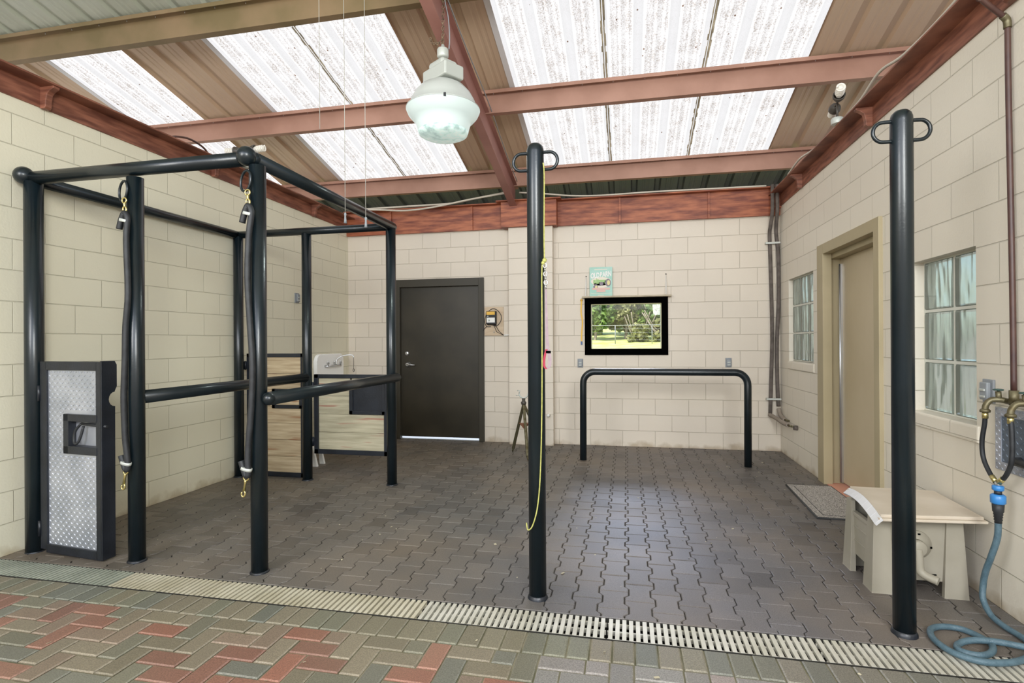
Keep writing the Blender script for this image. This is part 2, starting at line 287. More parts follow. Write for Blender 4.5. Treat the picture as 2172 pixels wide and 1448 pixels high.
# ------------------------------------------------------------------ mesh building
class MB:
    def __init__(s): s.v = []; s.f = []; s.sm = []; s.col = []; s.cur = None
    def add(s, vs, fs, smooth=False):
        o = len(s.v); s.v += [V(x) for x in vs]
        for f in fs: s.f.append([i + o for i in f]); s.sm.append(smooth); s.col.append(s.cur)
        return s
    def box(s, a, b, rot=None, about=None):
        x0, y0, z0 = (min(a[i], b[i]) for i in range(3)); x1, y1, z1 = (max(a[i], b[i]) for i in range(3))
        vs = [V((x, y, z)) for z in (z0, z1) for y in (y0, y1) for x in (x0, x1)]
        if rot is not None:
            c = V(about) if about is not None else V(((x0 + x1) / 2, (y0 + y1) / 2, (z0 + z1) / 2))
            vs = [rot @ (q - c) + c for q in vs]
        return s.add(vs, [(0, 2, 3, 1), (4, 5, 7, 6), (0, 1, 5, 4), (2, 6, 7, 3), (0, 4, 6, 2), (1, 3, 7, 5)])
    def prism(s, pts, ext, smooth=False):
        """closed outline (3-D points, any plane) swept by vector ext"""
        n = len(pts); e = V(ext); vs = [V(p) for p in pts] + [V(p) + e for p in pts]
        fs = [list(range(n - 1, -1, -1)), list(range(n, 2 * n))]
        s.add(vs, fs)
        o = len(s.v) - 2 * n
        for i in range(n):
            j = (i + 1) % n; s.f.append([o + i, o + j, o + n + j, o + n + i]); s.sm.append(smooth); s.col.append(s.cur)
        return s
    def tube(s, pts, r, seg=12, cap=True, closed=False, radii=None, smooth=True):
        pts = [V(p) for p in pts]; n = len(pts)
        tang = []
        for i in range(n):
            a = pts[(i - 1) % n] if (closed or i > 0) else pts[i]
            b = pts[(i + 1) % n] if (closed or i < n - 1) else pts[i]
            t = (b - a); tang.append(t.normalized() if t.length > 1e-9 else V((0, 0, 1)))
        up = V((0, 0, 1)) if abs(tang[0].z) < 0.9 else V((0, 1, 0))
        nrm = (up - tang[0] * up.dot(tang[0])).normalized()
        vs = []; 
        for i in range(n):
            if i > 0:
                nrm = nrm - tang[i] * nrm.dot(tang[i])
                nrm = nrm.normalized() if nrm.length > 1e-6 else V((1, 0, 0))
            bn = tang[i].cross(nrm); rr = radii[i] if radii else r
            for k in range(seg):
                a = 2 * PI * k / seg; vs.append(pts[i] + (nrm * math.cos(a) + bn * math.sin(a)) * rr)
        fs = []
        m = n if closed else n - 1
        for i in range(m):
            for k in range(seg):
                a = i * seg + k; b = i * seg + (k + 1) % seg; j = (i + 1) % n
                fs.append((a, b, j * seg + (k + 1) % seg, j * seg + k))
        s.add(vs, fs, smooth)
        if cap and not closed:
            o = len(s.v) - n * seg
            s.f.append([o + k for k in range(seg - 1, -1, -1)]); s.sm.append(False); s.col.append(s.cur)
            s.f.append([o + (n - 1) * seg + k for k in range(seg)]); s.sm.append(False); s.col.append(s.cur)
        return s
    def lathe(s, prof, base=(0, 0, 0), axis=(0, 0, 1), seg=24, smooth=True, close=True):
        """profile of (radius, height) turned about axis through base"""
        ax = V(axis).normalized(); q = V((0, 0, 1)).rotation_difference(ax); b = V(base)
        vs = []
        for r, h in prof:
            for k in range(seg):
                a = 2 * PI * k / seg; vs.append(b + q @ V((r * math.cos(a), r * math.sin(a), h)))
        fs = []
        for i in range(len(prof) - 1):
            for k in range(seg): fs.append((i * seg + k, i * seg + (k + 1) % seg, (i + 1) * seg + (k + 1) % seg, (i + 1) * seg + k))
        s.add(vs, fs, smooth)
        if close:
            o = len(s.v) - len(prof) * seg
            if prof[0][0] > 1e-4: s.f.append([o + k for k in range(seg - 1, -1, -1)]); s.sm.append(False); s.col.append(s.cur)
            if prof[-1][0] > 1e-4: s.f.append([o + (len(prof) - 1) * seg + k for k in range(seg)]); s.sm.append(False); s.col.append(s.cur)
        return s
    def ball(s, c, r, seg=16, squash=1.0):
        prof = [(max(1e-5, r * math.sin(PI * i / 10)), -r * squash * math.cos(PI * i / 10)) for i in range(11)]
        return s.lathe(prof, c, seg=seg, close=False)
    def build(s, name, mat, parent=None, bevel=0.0, label=None, cat=None, group=None, kind=None, seg=2):
        if parent is not None:
            off = V(parent.matrix_world.translation) if parent.type == 'EMPTY' else V(parent['_org'])
        else:
            xs = [p.x for p in s.v]; ys = [p.y for p in s.v]; zs = [p.z for p in s.v]
            off = V(((min(xs) + max(xs)) / 2, (min(ys) + max(ys)) / 2, min(zs)))
        me = bpy.data.meshes.new(name)
        me.from_pydata([tuple(p - off) for p in s.v], [], s.f)
        me.polygons.foreach_set('use_smooth', s.sm)
        if any(c is not None for c in s.col):
            at = me.color_attributes.new('tone', 'FLOAT_COLOR', 'CORNER')
            buf = []
            for f, c in zip(s.f, s.col):
                c = c or (0.1, 0.1, 0.1); buf += [c[0], c[1], c[2], 1.0] * len(f)
            at.data.foreach_set('color', buf)
        me.update()
        me.materials.append(M[mat] if isinstance(mat, str) else mat)
        o = bpy.data.objects.new(name, me); C.objects.link(o)
        o['_org'] = tuple(off)
        if parent is not None:
            o.parent = parent
            if parent.type != 'EMPTY': pass
        else: o.location = off
        if bevel:
            b = o.modifiers.new('soft_edges', 'BEVEL'); b.width = bevel; b.segments = seg; b.limit_method = 'ANGLE'; b.angle_limit = math.radians(50)
        if label: o['label'] = label
        if cat: o['category'] = cat
        if group: o['group'] = group
        if kind: o['kind'] = kind
        return o

def thing(name, loc, label=None, cat=None, group=None, kind=None):
    o = bpy.data.objects.new(name, None); C.objects.link(o); o.location = loc; o.empty_display_size = 0.1
    o.matrix_world = Matrix.Translation(loc)
    if label: o['label'] = label
    if cat: o['category'] = cat
    if group: o['group'] = group
    if kind: o['kind'] = kind
    return o

def smooth_path(pts, n=8, closed=False):
    pts = [V(p) for p in pts]; out = []; m = len(pts)
    rng = range(m) if closed else range(m - 1)
    for i in rng:
        if closed: p0, p1, p2, p3 = pts[(i - 1) % m], pts[i], pts[(i + 1) % m], pts[(i + 2) % m]
        else: p0, p1, p2, p3 = pts[max(i - 1, 0)], pts[i], pts[i + 1], pts[min(i + 2, m - 1)]
        for k in range(n):
            t = k / n
            out.append(0.5 * ((2 * p1) + (-p0 + p2) * t + (2 * p0 - 5 * p1 + 4 * p2 - p3) * t * t + (-p0 + 3 * p1 - 3 * p2 + p3) * t ** 3))
    if not closed: out.append(pts[-1])
    return out

def ring(c, r, axis, n=20, sx=1.0, sy=1.0):
    q = V((0, 0, 1)).rotation_difference(V(axis).normalized()); c = V(c)
    return [c + q @ V((r * sx * math.cos(2 * PI * k / n), r * sy * math.sin(2 * PI * k / n), 0)) for k in range(n)]

# ------------------------------------------------------------------ room numbers (metres)
XL, XR, YB = -3.882, 1.819, 7.106
SL, RZ = 0.24, 5.27                       # roof falls 0.24 per metre towards the back wall
roof = lambda y: RZ - SL * y

# ------------------------------------------------------------------ walls
w = MB()
w.box((XL - .2, -2.0, -.15), (XL, YB + .2, 2.96))
w.build('wall_left', 'wall_l', kind='structure')
w = MB()   # right wall round the door and two glass block windows
def wall_x(w, x0, x1, ya, yb, za, zb, holes):
    ys = sorted({ya, yb, *[h[0] for h in holes], *[h[1] for h in holes]})
    for a, b in zip(ys[:-1], ys[1:]):
        hs = sorted([(h[2], h[3]) for h in holes if h[0] <= a + 1e-6 and h[1] >= b - 1e-6])
        z = za
        for h0, h1 in hs:
            if h0 > z: w.box((x0, a, z), (x1, b, h0))
            z = h1
        if z < zb: w.box((x0, a, z), (x1, b, zb))
D1 = (4.49, 5.63, -.15, 2.155)
W1 = (3.335, 4.0, 0.875, 1.84)
W2 = (5.905, 6.74, 1.10, 2.035)
wall_x(w, XR, XR + .2, -2.0, YB + .2, -.15, 2.96, [D1, W1, W2])
w.build('wall_right', 'wall_r', kind='structure')
# back wall: left part with the brown door, pilaster, right part with the window
DX0, DX1, DZ = -3.10, -1.945, 2.12
w = MB()
w.box((XL - .2, YB, -.15), (DX0, YB + .2, 3.0)); w.box((DX1, YB, -.15), (-1.2, YB + .2, 3.0)); w.box((DX0, YB, DZ), (DX1, YB + .2, 3.0))
w.build('wall_back', 'wall_b', kind='structure')
w = MB()
WX0, WX1, WZ0, WZ1 = -.53, .512, 1.168, 1.90
w.box((-1.2, YB, -.15), (WX0, YB + .2, 3.0)); w.box((WX1, YB, -.15), (XR + .2, YB + .2, 3.0))
w.box((WX0, YB, -.15), (WX1, YB + .2, WZ0)); w.box((WX0, YB, WZ1), (WX1, YB + .2, 3.0))
w.build('wall_back', 'wall_br', kind='structure')
w = MB(); w.box((-1.515, 6.98, -.02), (-.93, YB + .01, 2.86))
w.build('trim_1', 'pil', kind='structure', bevel=0.006)
# vertical cream seam strips beside the pilaster
# ------------------------------------------------------------------ floor
w = MB(); w.box((XL - .2, 2.68, -.2), (XR + .2, YB + .2, -.006)); w.build('floor', 'joint', kind='structure')
w = MB()
px, py, w1, w2, J = 0.1345, 0.1995, 0.0785, 0.053, 0.0028
def bow(cx, cy, tone, h, y0=2.685):
    """I-shaped interlocking paver with chamfered rim"""
    top = []
    A, B_, Cc = 0.5 * py - J, 0.063, 0.040
    prof = [(w1, A), (w1, B_), (w2 + .004, Cc), (w2 + .004, -Cc), (w1, -B_), (w1, -A)]
    L_ = [(a - J, b) for a, b in prof]; R_ = [(-a + J, b) for a, b in reversed(prof)]
    out = L_ + R_
    out = [(cx + a, max(y0, cy + b)) for a, b in out]
    out = [(min(max(a, XL + .001), XR - .001), min(b, YB - .002)) for a, b in out]
    mx_ = sum(p[0] for p in out) / len(out); my_ = sum(p[1] for p in out) / len(out)
    if max(p[1] for p in out) - min(p[1] for p in out) < 0.01 or max(p[0] for p in out) - min(p[0] for p in out) < 0.01: return
    n = len(out); vs = [(a, b, -.006) for a, b in out] + [(a, b, h - .003) for a, b in out]
    ins = []
    for a, b in out:
        dx, dy = mx_ - a, my_ - b; l = math.hypot(dx, dy) or 1
        ins.append((a + dx / l * .005, b + dy / l * .005, h))
    vs += ins
    tx, ty = random.uniform(-.0008, .0008), random.uniform(-.0008, .0008)
    w.cur = tone
    fs = [[2 * n + i for i in range(n)][::-1]]
    for i in range(n):
        j = (i + 1) % n; fs += [(i, n + i, n + j, j), (n + i, 2 * n + i, 2 * n + j, n + j)]
    w.add(vs, fs)
ncol0 = int((XL - 0.06) / px) - 1
for i in range(ncol0, 15):
    cx = 0.06 + i * px
    if cx < XL - .09 or cx > XR + .09: continue
    ph = 2.779 if i % 2 else 2.876
    for j in range(-2, 24):
        cy = ph + (j + .5) * py
        if cy > YB + .1 or cy < 2.6: continue
        g_ = random.uniform(0.094, 0.130) * (1.0 if random.random() > .1 else 0.82)
        warm = max(0, min(1, (cy - 4.2) / 2.5)) * 0.5 + max(0, min(1, (-cx - 1.2) / 2.5)) * 0.7
        glare_blue = max(0, 1 - abs(cx - .5) / 1.5)  # bluish window glare painted into the pavers along this strip
        t = (g_ * (1.05 + .16 * warm), g_ * (0.98 + .03 * warm), g_ * (.90 + .12 * glare_blue - .12 * warm))
        bow(cx, cy, t, random.uniform(-.0015, .0012))
w.build('floor', 'paver', kind='structure')
# aisle: border course and herringbone
w = MB(); w.box((XL - .2, -2.0, -.2), (XR + .6, 2.49, -.007)); w.build('floor', 'joint2', kind='structure')
w = MB()
def brick(x0, x1, y0, y1, tone):
    x0 = max(x0, XL) + .0035; x1 = min(x1, XR) - .0035; y0 += .0035; y1 -= .0035
    if x1 - x0 < .015 or y1 - y0 < .015: return
    h = random.uniform(-.0015, .0015); c = .006
    vs = [(x, y, -.007) for x, y in ((x0, y0), (x1, y0), (x1, y1), (x0, y1))] + [(x, y, h - .004) for x, y in ((x0, y0), (x1, y0), (x1, y1), (x0, y1))] + \
         [(x, y, h) for x, y in ((x0 + c, y0 + c), (x1 - c, y0 + c), (x1 - c, y1 - c), (x0 + c, y1 - c))]
    w.cur = tone
    w.add(vs, [(8, 9, 10, 11), (0, 1, 5, 4), (1, 2, 6, 5), (2, 3, 7, 6), (3, 0, 4, 7)])
    w.cur = tuple(min(1, t * 1.2 + .03) for t in tone)
    w.add(vs[4:], [(0, 1, 5, 4), (1, 2, 6, 5), (2, 3, 7, 6), (3, 0, 4, 7)])
greys = [(0.165, 0.142, 0.098), (0.145, 0.138, 0.10), (0.18, 0.152, 0.108), (0.135, 0.134, 0.108), (0.185, 0.138, 0.10)]
reds = [(0.215, 0.095, 0.065), (0.235, 0.115, 0.08), (0.19, 0.095, 0.068), (0.24, 0.13, 0.095)]
def tone_at(x):
    if x > -.45: return random.choice([(0.20, 0.185, 0.165), (0.22, 0.20, 0.185), (0.19, 0.18, 0.165), (0.23, 0.185, 0.165)])  # paler greys paint in the window's reflection on these bricks
    return random.choice(greys + reds[:3])
def vary(c, cx=0):
    k = random.uniform(.88, 1.12); b = max(0, min(1, (cx + .3) / 1.2)) * .35  # b blends in the same pale bluish sheen towards the right
    g_ = sum(c) / 3
    return tuple((x * (1 - b) + g_ * (1.12, 1.1, 1.18)[i] * b * 1.08) * k for i, x in enumerate(c))
U = 0.0985; YT = 2.3135
for i in range(60):
    x = -3.95 + i * U * .985
    c = random.choice(greys[:4]); c = tuple(q * 1.0 for q in c)
    brick(x, x + U * .985, YT, 2.487, vary((c[0] * .98, c[1] * 1.02, c[2] * 1.02), x))
X0 = -1.948
for j in range(0, -36, -1):
    for i in range(-22, 42):
        k = (i + (j + 1)) % 4     # row j=-1 is the first below the border
        x = X0 + i * U; yt = YT + (j + 1) * U
        if k == 0 and j <= -1:
            brick(x, x + 2 * U, yt - U, yt, vary(tone_at(x), x))
        if k == 3:
            y1 = min(yt, YT); y0 = yt - 2 * U
            if y1 > y0: brick(x, x + U, y0, y1, vary(tone_at(x), x))
w.build('floor', 'brick', kind='structure')
# trench and its galvanised grates
w = MB(); w.box((XL, 2.49, -.2), (XR, 2.68, -.18)); w.box((XL, 2.487, -.2), (XR, 2.493, -.002)); w.box((XL, 2.677, -.2), (XR, 2.683, -.002))
w.build('floor', 'dark', kind='structure')
xs = [XL + .005] + [-2.843 + .9145 * k for k in range(0, 6)] ; xs[-1] = min(xs[-1], XR - .005)
gl = ['weathered green-grey drain grate beside the left wall and the diamond plate gate', 'pale drain grate in front of the second stock post from the left', 'pale rust-stained drain grate in front of the corner post of the horse stocks',
      'galvanised drain grate left of the tall post with the yellow rope', 'galvanised drain grate just right of the tall post with the yellow rope', 'galvanised drain grate beneath the coiled blue hose at the right wall']
for k in range(len(xs) - 1):
    a, b = xs[k], xs[k + 1]
    if b - a < .2: continue
    g = MB(); n = int((b - a) / .0305); st = (b - a - .006) / n
    for q in range(n):
        x = a + .003 + st * q; g.box((x + .0062, 2.495, -.018), (x + st - .0062, 2.676, -.001))
    for y in (2.515, 2.585, 2.655): g.box((a + .003, y - .004, -.032), (b - .003, y + .004, -.013))
    g.build('drain_grate', ['galv_dull', 'galv_tan', 'galv_tan', 'galv', 'galv', 'galv'][k], label=gl[k], cat='drain grate', group='trench drain grates')

# ------------------------------------------------------------------ roof
RIB = 0.3048; PH = -1.105
def rib_profile(x0, x1):
    """(x, rise) of the ribbed sheet, deep rib centred on each PH + k*RIB"""
    pts = []
    k0 = math.floor((x0 - PH) / RIB) - 1; k1 = math.ceil((x1 - PH) / RIB) + 1
    for k in range(k0, k1 + 1):
        c = PH + k * RIB
        pts += [(c - .045, 0), (c - .025, .034), (c + .025, .034), (c + .045, 0)]
        for m_ in (.125, .180): pts += [(c + m_ - .018, 0), (c + m_ - .008, .004), (c + m_ + .008, .004), (c + m_ + .018, 0)]
    pts = sorted(p for p in pts if x0 < p[0] < x1)
    return [(x0, 0)] + pts + [(x1, 0)]
def sheet(w, x0, x1, y0, y1, dz=0.0, th=0.004):
    pr = rib_profile(x0, x1); n = len(pr); vs = []
    for y in (y0, y1):
        for x, h in pr: vs.append((x, y, roof(y) + h + dz))
    for y in (y0, y1):
        for x, h in pr: vs.append((x, y, roof(y) + h + dz + th))
    fs = []
    for i in range(n - 1):
        fs.append((i, n + i, n + i + 1, i + 1)); fs.append((2 * n + i, 2 * n + i + 1, 3 * n + i + 1, 3 * n + i))
    w.add(vs, fs)
SY0, SY1 = 4.13, 7.0
SK = [(-5.68, -4.81), (-3.848, -2.940), (-2.940, -2.048), (-1.105, -.188), (-.188, .742), (.742, 1.655)]
w = MB()
xx = [-9.0] + [a for s_ in ((-5.68, -4.81), (-3.848, -2.048), (-1.105, 1.655)) for a in s_] + [6.0]
for a, b in zip(xx[::2], xx[1::2]): sheet(w, a, b, SY0, SY1)
w.build('ceiling', 'metal', kind='structure')
w = MB(); sheet(w, -9.0, 6.0, -4.0, SY0 + .01); w.build('ceiling', 'metal_front', kind='structure')
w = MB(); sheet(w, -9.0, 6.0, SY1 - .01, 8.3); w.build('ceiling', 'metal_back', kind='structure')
sl = ['leftmost translucent ribbed roof sheet, above the left wall beam', 'translucent ribbed roof sheet right of the wide brown metal strip',
      'translucent ribbed roof sheet left of the hanging lamp', 'speckled translucent roof sheet just right of the sloping rafter', 'speckled translucent roof sheet between the two dark seams, middle one of three',
      'speckled translucent roof sheet next to the metal roofing at the right']
for k, (a, b) in enumerate(SK):
    t = thing('skylight_panel', ((a + b) / 2, (SY0 + SY1) / 2, roof(5.5)), sl[k], 'skylight', 'translucent roof sheets')
    w = MB(); sheet(w, a, b, SY0, SY1, -.003); w.build('translucent_sheet', 'sky', t)
    if k in (2, 4, 5):   # dirty lap seam on the left edge
        w = MB(); pr = [(a - .012, 0), (a - .012, -.004), (a + .016, -.006), (a + .016, 0)]
        n_ = 40
        for i in range(n_):
            y0 = SY0 + (SY1 - SY0) * i / n_; y1 = SY0 + (SY1 - SY0) * (i + 1) / n_; o1 = random.uniform(-.006, .006)
            w.add([(a - .018 + o1, y0, roof(y0) + .002), (a + .02 + o1, y0, roof(y0) + .002), (a + .02 + o1, y1, roof(y1) + .002), (a - .018 + o1, y1, roof(y1) + .002)], [(0, 3, 2, 1)])
        w.build('lap_seam', 'seal', t)
    if k in (1, 3, 0):
        w = MB(); w.add([(a - .055, SY0, roof(SY0) - .006), (a + .0, SY0, roof(SY0) - .006), (a, SY1, roof(SY1) - .006), (a - .055, SY1, roof(SY1) - .006)], [(0, 3, 2, 1)])
        w.build('edge_flashing', 'flash', t)

# purlins (Z sections, top flange to the front)
def purlin(yb, mat, label, x0=-6.6, x1=3.4):
    H = .2; z0 = roof(yb) - H - .004
    yw = yb - .065; t = .006
    sec = [(yb, z0 + .02), (yb, z0), (yw - t, z0), (yw - t, z0 + H - t), (yw - .07, z0 + H - t + .015), (yw - .07, z0 + H - .022), (yw - .076, z0 + H - .022), (yw - .076, z0 + H + .013), (yw, z0 + H), (yw, z0 + t), (yb - t, z0 + t), (yb - t, z0 + .02)]
    w = MB(); w.prism([(x0, y, z) for y, z in sec], (x1 - x0, 0, 0))
    t_ = thing('roof_purlin', (0, yw, z0), label, 'roof beam', 'roof purlins')
    w.build('purlin_channel', mat, t_)
    s = MB(); s.lathe([(.003, 0), (.003, .016)], (-5.3, yw - .04, z0 + H - .02), seg=6); sc_ = s.build('sheet_screw', 'steel', t_)
    for k in range(1, 27):
        c_ = sc_.copy(); C.objects.link(c_); c_.parent = t_; c_.location = sc_.location + V((.305 * k, 0, 0))
purlin(4.178, 'purlin_olive', 'olive-brown steel roof purlin nearest the viewer at upper left')
purlin(5.575, 'purlin', 'brown steel roof purlin running behind the hanging lamp')
purlin(7.03, 'purlin', 'brown steel roof purlin nearest the back wall')
# rafter: sloping I beam
t = thing('roof_rafter', (-1.435, 4, 3.8), 'red-brown sloping steel I-beam running front to back beside the lamp', 'roof beam')
def slant(w, x0, x1, dz0, dz1, y0=-2.0, y1=7.06):
    b = lambda y: 3.08 + SL * (7.05 - y)
    vs = [(x, y, b(y) + d) for y in (y0, y1) for d in (dz0, dz1) for x in (x0, x1)]
    w.add(vs, [(0, 1, 3, 2), (4, 6, 7, 5), (0, 4, 5, 1), (2, 3, 7, 6), (0, 2, 6, 4), (1, 5, 7, 3)])
w = MB(); slant(w, -1.482, -1.388, 0, .009); w.build('bottom_flange', 'rafter', t)
w = MB(); slant(w, -1.438, -1.431, .009, .285); w.build('web', 'rafter', t)
w = MB(); slant(w, -1.482, -1.388, .285, .293); w.build('top_flange', 'rafter', t)

# ------------------------------------------------------------------ stained channels round the wall tops
def gusset(t, side, y, big=False):
    w = MB()
    pr = [(0, .135), (.115, .135), (.115, .118), (.085, .105), (.06, .085), (.05, .04), (.048, -.0), (.035, -.012), (0, -.012)]
    x = XL + .008 if side < 0 else XR - .008
    pts = [(x - side * a, y - .022, 2.952 + b) for a, b in pr]
    w.prism(pts, (0, .044, 0)); w.build('gusset_bracket', 'stain', t, bevel=.004)
def side_beam(side, label, ys):
    x = XL if side < 0 else XR
    t = thing('wall_beam', (x, 3, 2.95), label, 'steel beam')
    w = MB()
    w.box((x - side * .012 if True else x, -2.0, 2.948), (x + side * .18, YB + .05, 3.095)); w.build('channel_web', 'stain', t)
    w = MB(); w.box((x + side * .02, -2.0, 3.087), (x - side * .135, YB - .0, 3.10)); w.build('top_flange', 'stain', t, bevel=.003)
    for y in ys: gusset(t, side, y)
side_beam(-1, 'wood-grained red-brown steel beam along the top of the left wall', (2.96, 4.51, 6.2))
side_beam(1, 'wood-grained red-brown steel beam along the top of the right wall', (3.0, 4.55, 6.21))
t = thing('wall_beam', (-1, YB, 2.85), 'streaky red-stained steel beam along the top of the back wall', 'steel beam')
w = MB(); w.box((XL - .1, YB - .04, 2.852), (XR + .1, YB + .18, 3.18)); w.build('channel_web', 'stain_b', t)
w = MB(); w.box((XL, YB - .13, 3.168), (XR, YB + .1, 3.182)); w.build('top_flange', 'stain_b', t, bevel=.002)
w = MB(); w.box((-1.60, 6.925, 2.84), (-.87, 7.08, 3.17)); w.box((-1.66, 6.88, 3.17), (-.81, 7.05, 3.186)); w.build('pilaster_seat', 'stain_b', t, bevel=.003)
for x in (-2.03, -.075, -3.2, 1.0):
    w = MB(); w.box((x - .012, YB - .062, 2.85), (x + .012, YB - .03, 3.17)); w.build('joint_plate', 'stain_b', t)
# corner cap pieces
w = MB(); w.box((XR - .10, YB - .09, 2.93), (XR - .0, YB - .03, 3.17)); w.build('corner_plate', 'stain_b', t)

# ------------------------------------------------------------------ doors
t = thing('door_1', ((DX0 + DX1) / 2, YB, 0), kind='structure')
w = MB(); f0, f1, fz = -3.165, -1.88, 2.215
yf = YB - .025
for a, b in (((f0, yf, 0), (DX0 + .01, YB + .15, fz)), ((DX1 - .01, yf, 0), (f1, YB + .15, fz)), ((DX0 + .01, yf, DZ - .01), (DX1 - .01, YB + .15, fz))): w.box(a, b)
w.box((DX0, YB + .08, 0), (DX0 + .025, YB + .15, DZ)); w.box((DX1 - .025, YB + .08, 0), (DX1, YB + .15, DZ))
w.build('door_frame', 'door_frame_brown', t, bevel=.003)
w = MB(); w.box((DX0 + .005, YB + .03, .035), (DX1 - .004, YB + .075, DZ - .012)); lf = w.build('door_leaf', 'door_brown', t, bevel=.002)
w = MB()
w.lathe([(.0, 0), (.036, 0), (.036, .012), (.026, .03), (.026, .05), (.018, .055)], (-2.985, YB + .03, 1.035), (0, -1, 0)); w.tube([(-2.985, YB - .03, 1.035), (-2.94, YB - .034, 1.035), (-2.87, YB - .03, 1.03)], .009, 10)
w.build('lever_handle', 'steel', lf)
w = MB(); w.lathe([(0, 0), (.03, 0), (.03, .014), (.02, .02), (.0, .02)], (-3.005, YB + .03, 1.19), (0, -1, 0)); w.build('deadbolt', 'steel', lf)
w = MB(); w.box((DX0, YB - .0, .0), (DX1, YB + .12, .012)); w.build('threshold', M['steel'], t)
w = MB(); w.box((DX0 + .01, YB + .045, .012), (DX1 - .01, YB + .07, .034)); w.build('daylight_strip', pmat('daylight_gap', (.8, .85, .95), rough=.4, emis=((.75, .85, 1), .6)), t)  # glowing strip painted in as daylight under the door

t = thing('door_2', (XR, 5.05, 0), kind='structure')
w = MB(); a, b, z = 4.405, 5.712, 2.24
xf = XR - .028
for p, q in (((xf, a, 0), (XR + .16, D1[0] + .006, z)), ((xf, D1[1] - .075, 0), (XR + .05, b, z)), ((xf, D1[0] + .006, 2.145), (XR + .05, D1[1] - .075, z))): w.box(p, q)
w.box((XR + .05, 5.60, 0), (XR + .2, 5.66, z)); w.box((XR + .052, D1[0] + .01, 2.10), (XR + .2, 5.60, z - .01))
w.build('door_frame', 'tan', t, bevel=.003)
w = MB(); w.box((XR + .145, D1[0], .02), (XR + .19, 5.60, 2.10)); lf = w.build('door_leaf', 'tan_door', t, bevel=.002)
w = MB(); w.box((XR + .128, 5.566, .02), (XR + .147, 5.60, 2.05))
w.tube([(XR + .125, 5.583, .02), (XR + .125, 5.583, 2.05)], .007, 8); w.build('continuous_hinge', 'steel', lf)
w = MB(); w.box((XR - .0, D1[0], -.004), (XR + .2, 5.60, .006)); w.build('door_sill', 'terracotta', t)

# ------------------------------------------------------------------ glass block windows
def block_window(name, Wn, ny, nz, xg, sill):
    t = thing(name, (XR, (Wn[0] + Wn[1]) / 2, Wn[2]), kind='structure')
    y0, y1, z0, z1 = Wn; z0g = z0 + .015
    dy = (y1 - y0) / ny; dz = (z1 - z0g) / nz
    w = MB()
    for i in range(ny + 1):
        y = y0 + dy * i; w.box((xg + .006, max(y0, y - .009), z0g), (xg + .085, min(y1, y + .009), z1))
    for k in range(nz + 1):
        z = z0g + dz * k; w.box((xg + .004, y0, max(z0g, z - .009)), (xg + .085, y1, min(z1, z + .009)))
    w.build('mortar_grid', 'mortar', t)
    for i in range(ny):
        for k in range(nz):
            a, b = y0 + dy * i + .009, y0 + dy * (i + 1) - .009; c, d = z0g + dz * k + .009, z0g + dz * (k + 1) - .009
            g = MB(); g.box((xg, a, c), (xg + .08, b, d)); g.build('glass_block', 'gblock', t, bevel=.012, seg=3)
    s = MB()
    s.prism([(XR - .004, y0 - .03, sill), (XR + .09, y0 - .03, z0g), (XR + .1, y0 - .03, z0 - .12), (XR - .014, y0 - .03, z0 - .08), (XR - .014, y0 - .03, sill - .006)], (0, y1 - y0 + .03 if False else y1 - y0 + .04, 0))
    s.build('window_sill', 'wall_r', t, bevel=.008)
    return t
block_window('window_1', W1, 2, 3, XR + .065, .885)
block_window('window_2', W2, 3, 3, XR + .04, 1.105)

# ------------------------------------------------------------------ back window
t = thing('window_3', (0, YB, WZ0), kind='structure')
w = MB(); ix0, ix1, iz0, iz1 = -.449, .433, 1.246, 1.826
ya, yb = YB - .022, YB + .12
w.box((WX0 - .0, ya, WZ0 - .0), (ix0, yb, WZ1)); w.box((ix1, ya, WZ0), (WX1, yb, WZ1)); w.box((ix0, ya, WZ0), (ix1, yb, iz0)); w.box((ix0, ya, iz1), (ix1, yb, WZ1))
w.build('window_frame', 'black', t, bevel=.002)
w = MB()
for a, b in (((ix0, ya + .02, iz0), (ix0 + .007, yb, iz1)), ((ix1 - .007, ya + .02, iz0), (ix1, yb, iz1)), ((ix0, ya + .02, iz1 - .007), (ix1, yb, iz1)), ((ix0, ya + .02, iz0), (ix1, yb, iz0 + .007))): w.box(a, b)
w.build('inner_bead', pmat('pale_yellow_bead', (.55, .5, .3), rough=.6), t)
w = MB(); w.add([(ix0, YB + .08, iz0), (ix1, YB + .08, iz0), (ix1, YB + .08, iz1), (ix0, YB + .08, iz1)], [(0, 1, 2, 3)]); w.build('window_pane', 'pane', t)

# shelf, sign, tape over the window
t = thing('hanging_shelf', (0, YB - .04, 1.9), 'thin raw wood shelf strung above the black-framed window', 'shelf')
w = MB(); w.box((-.558, YB - .10, 1.902), (.55, YB - .012, 1.922)); w.build('shelf_board', 'shelf', t, bevel=.002)
for x in (-.508, .49):
    w = MB(); w.tube([(x, YB - .008, 2.18), (x - .008, YB - .085, 1.925)], .0045, 6); w.build('hanging_cord', 'offwhite', t); w = MB(); w.tube([(x, YB - .008, 2.18), (x + .004, YB - .02, 1.925)], .0035, 6); w.build('hanging_cord', 'offwhite', t)
    w = MB(); w.lathe([(0, 0), (.009, 0), (.009, .006), (.0, .008)], (x, YB - .002, 2.185), (0, -1, 0), 10); w.build('nail', 'fixture', t)
sg = MB(); sx0, sx1, sz0, sz1 = -.463, -.174, 1.923, 2.298; sy = YB - .035
sg.box((sx0, sy, sz0), (sx1, sy + .004, sz1))
sign = sg.build('tin_sign', 'sign', label='mint green tin sign reading OLD BARN with a tractor, standing on the shelf', cat='sign', bevel=.001)
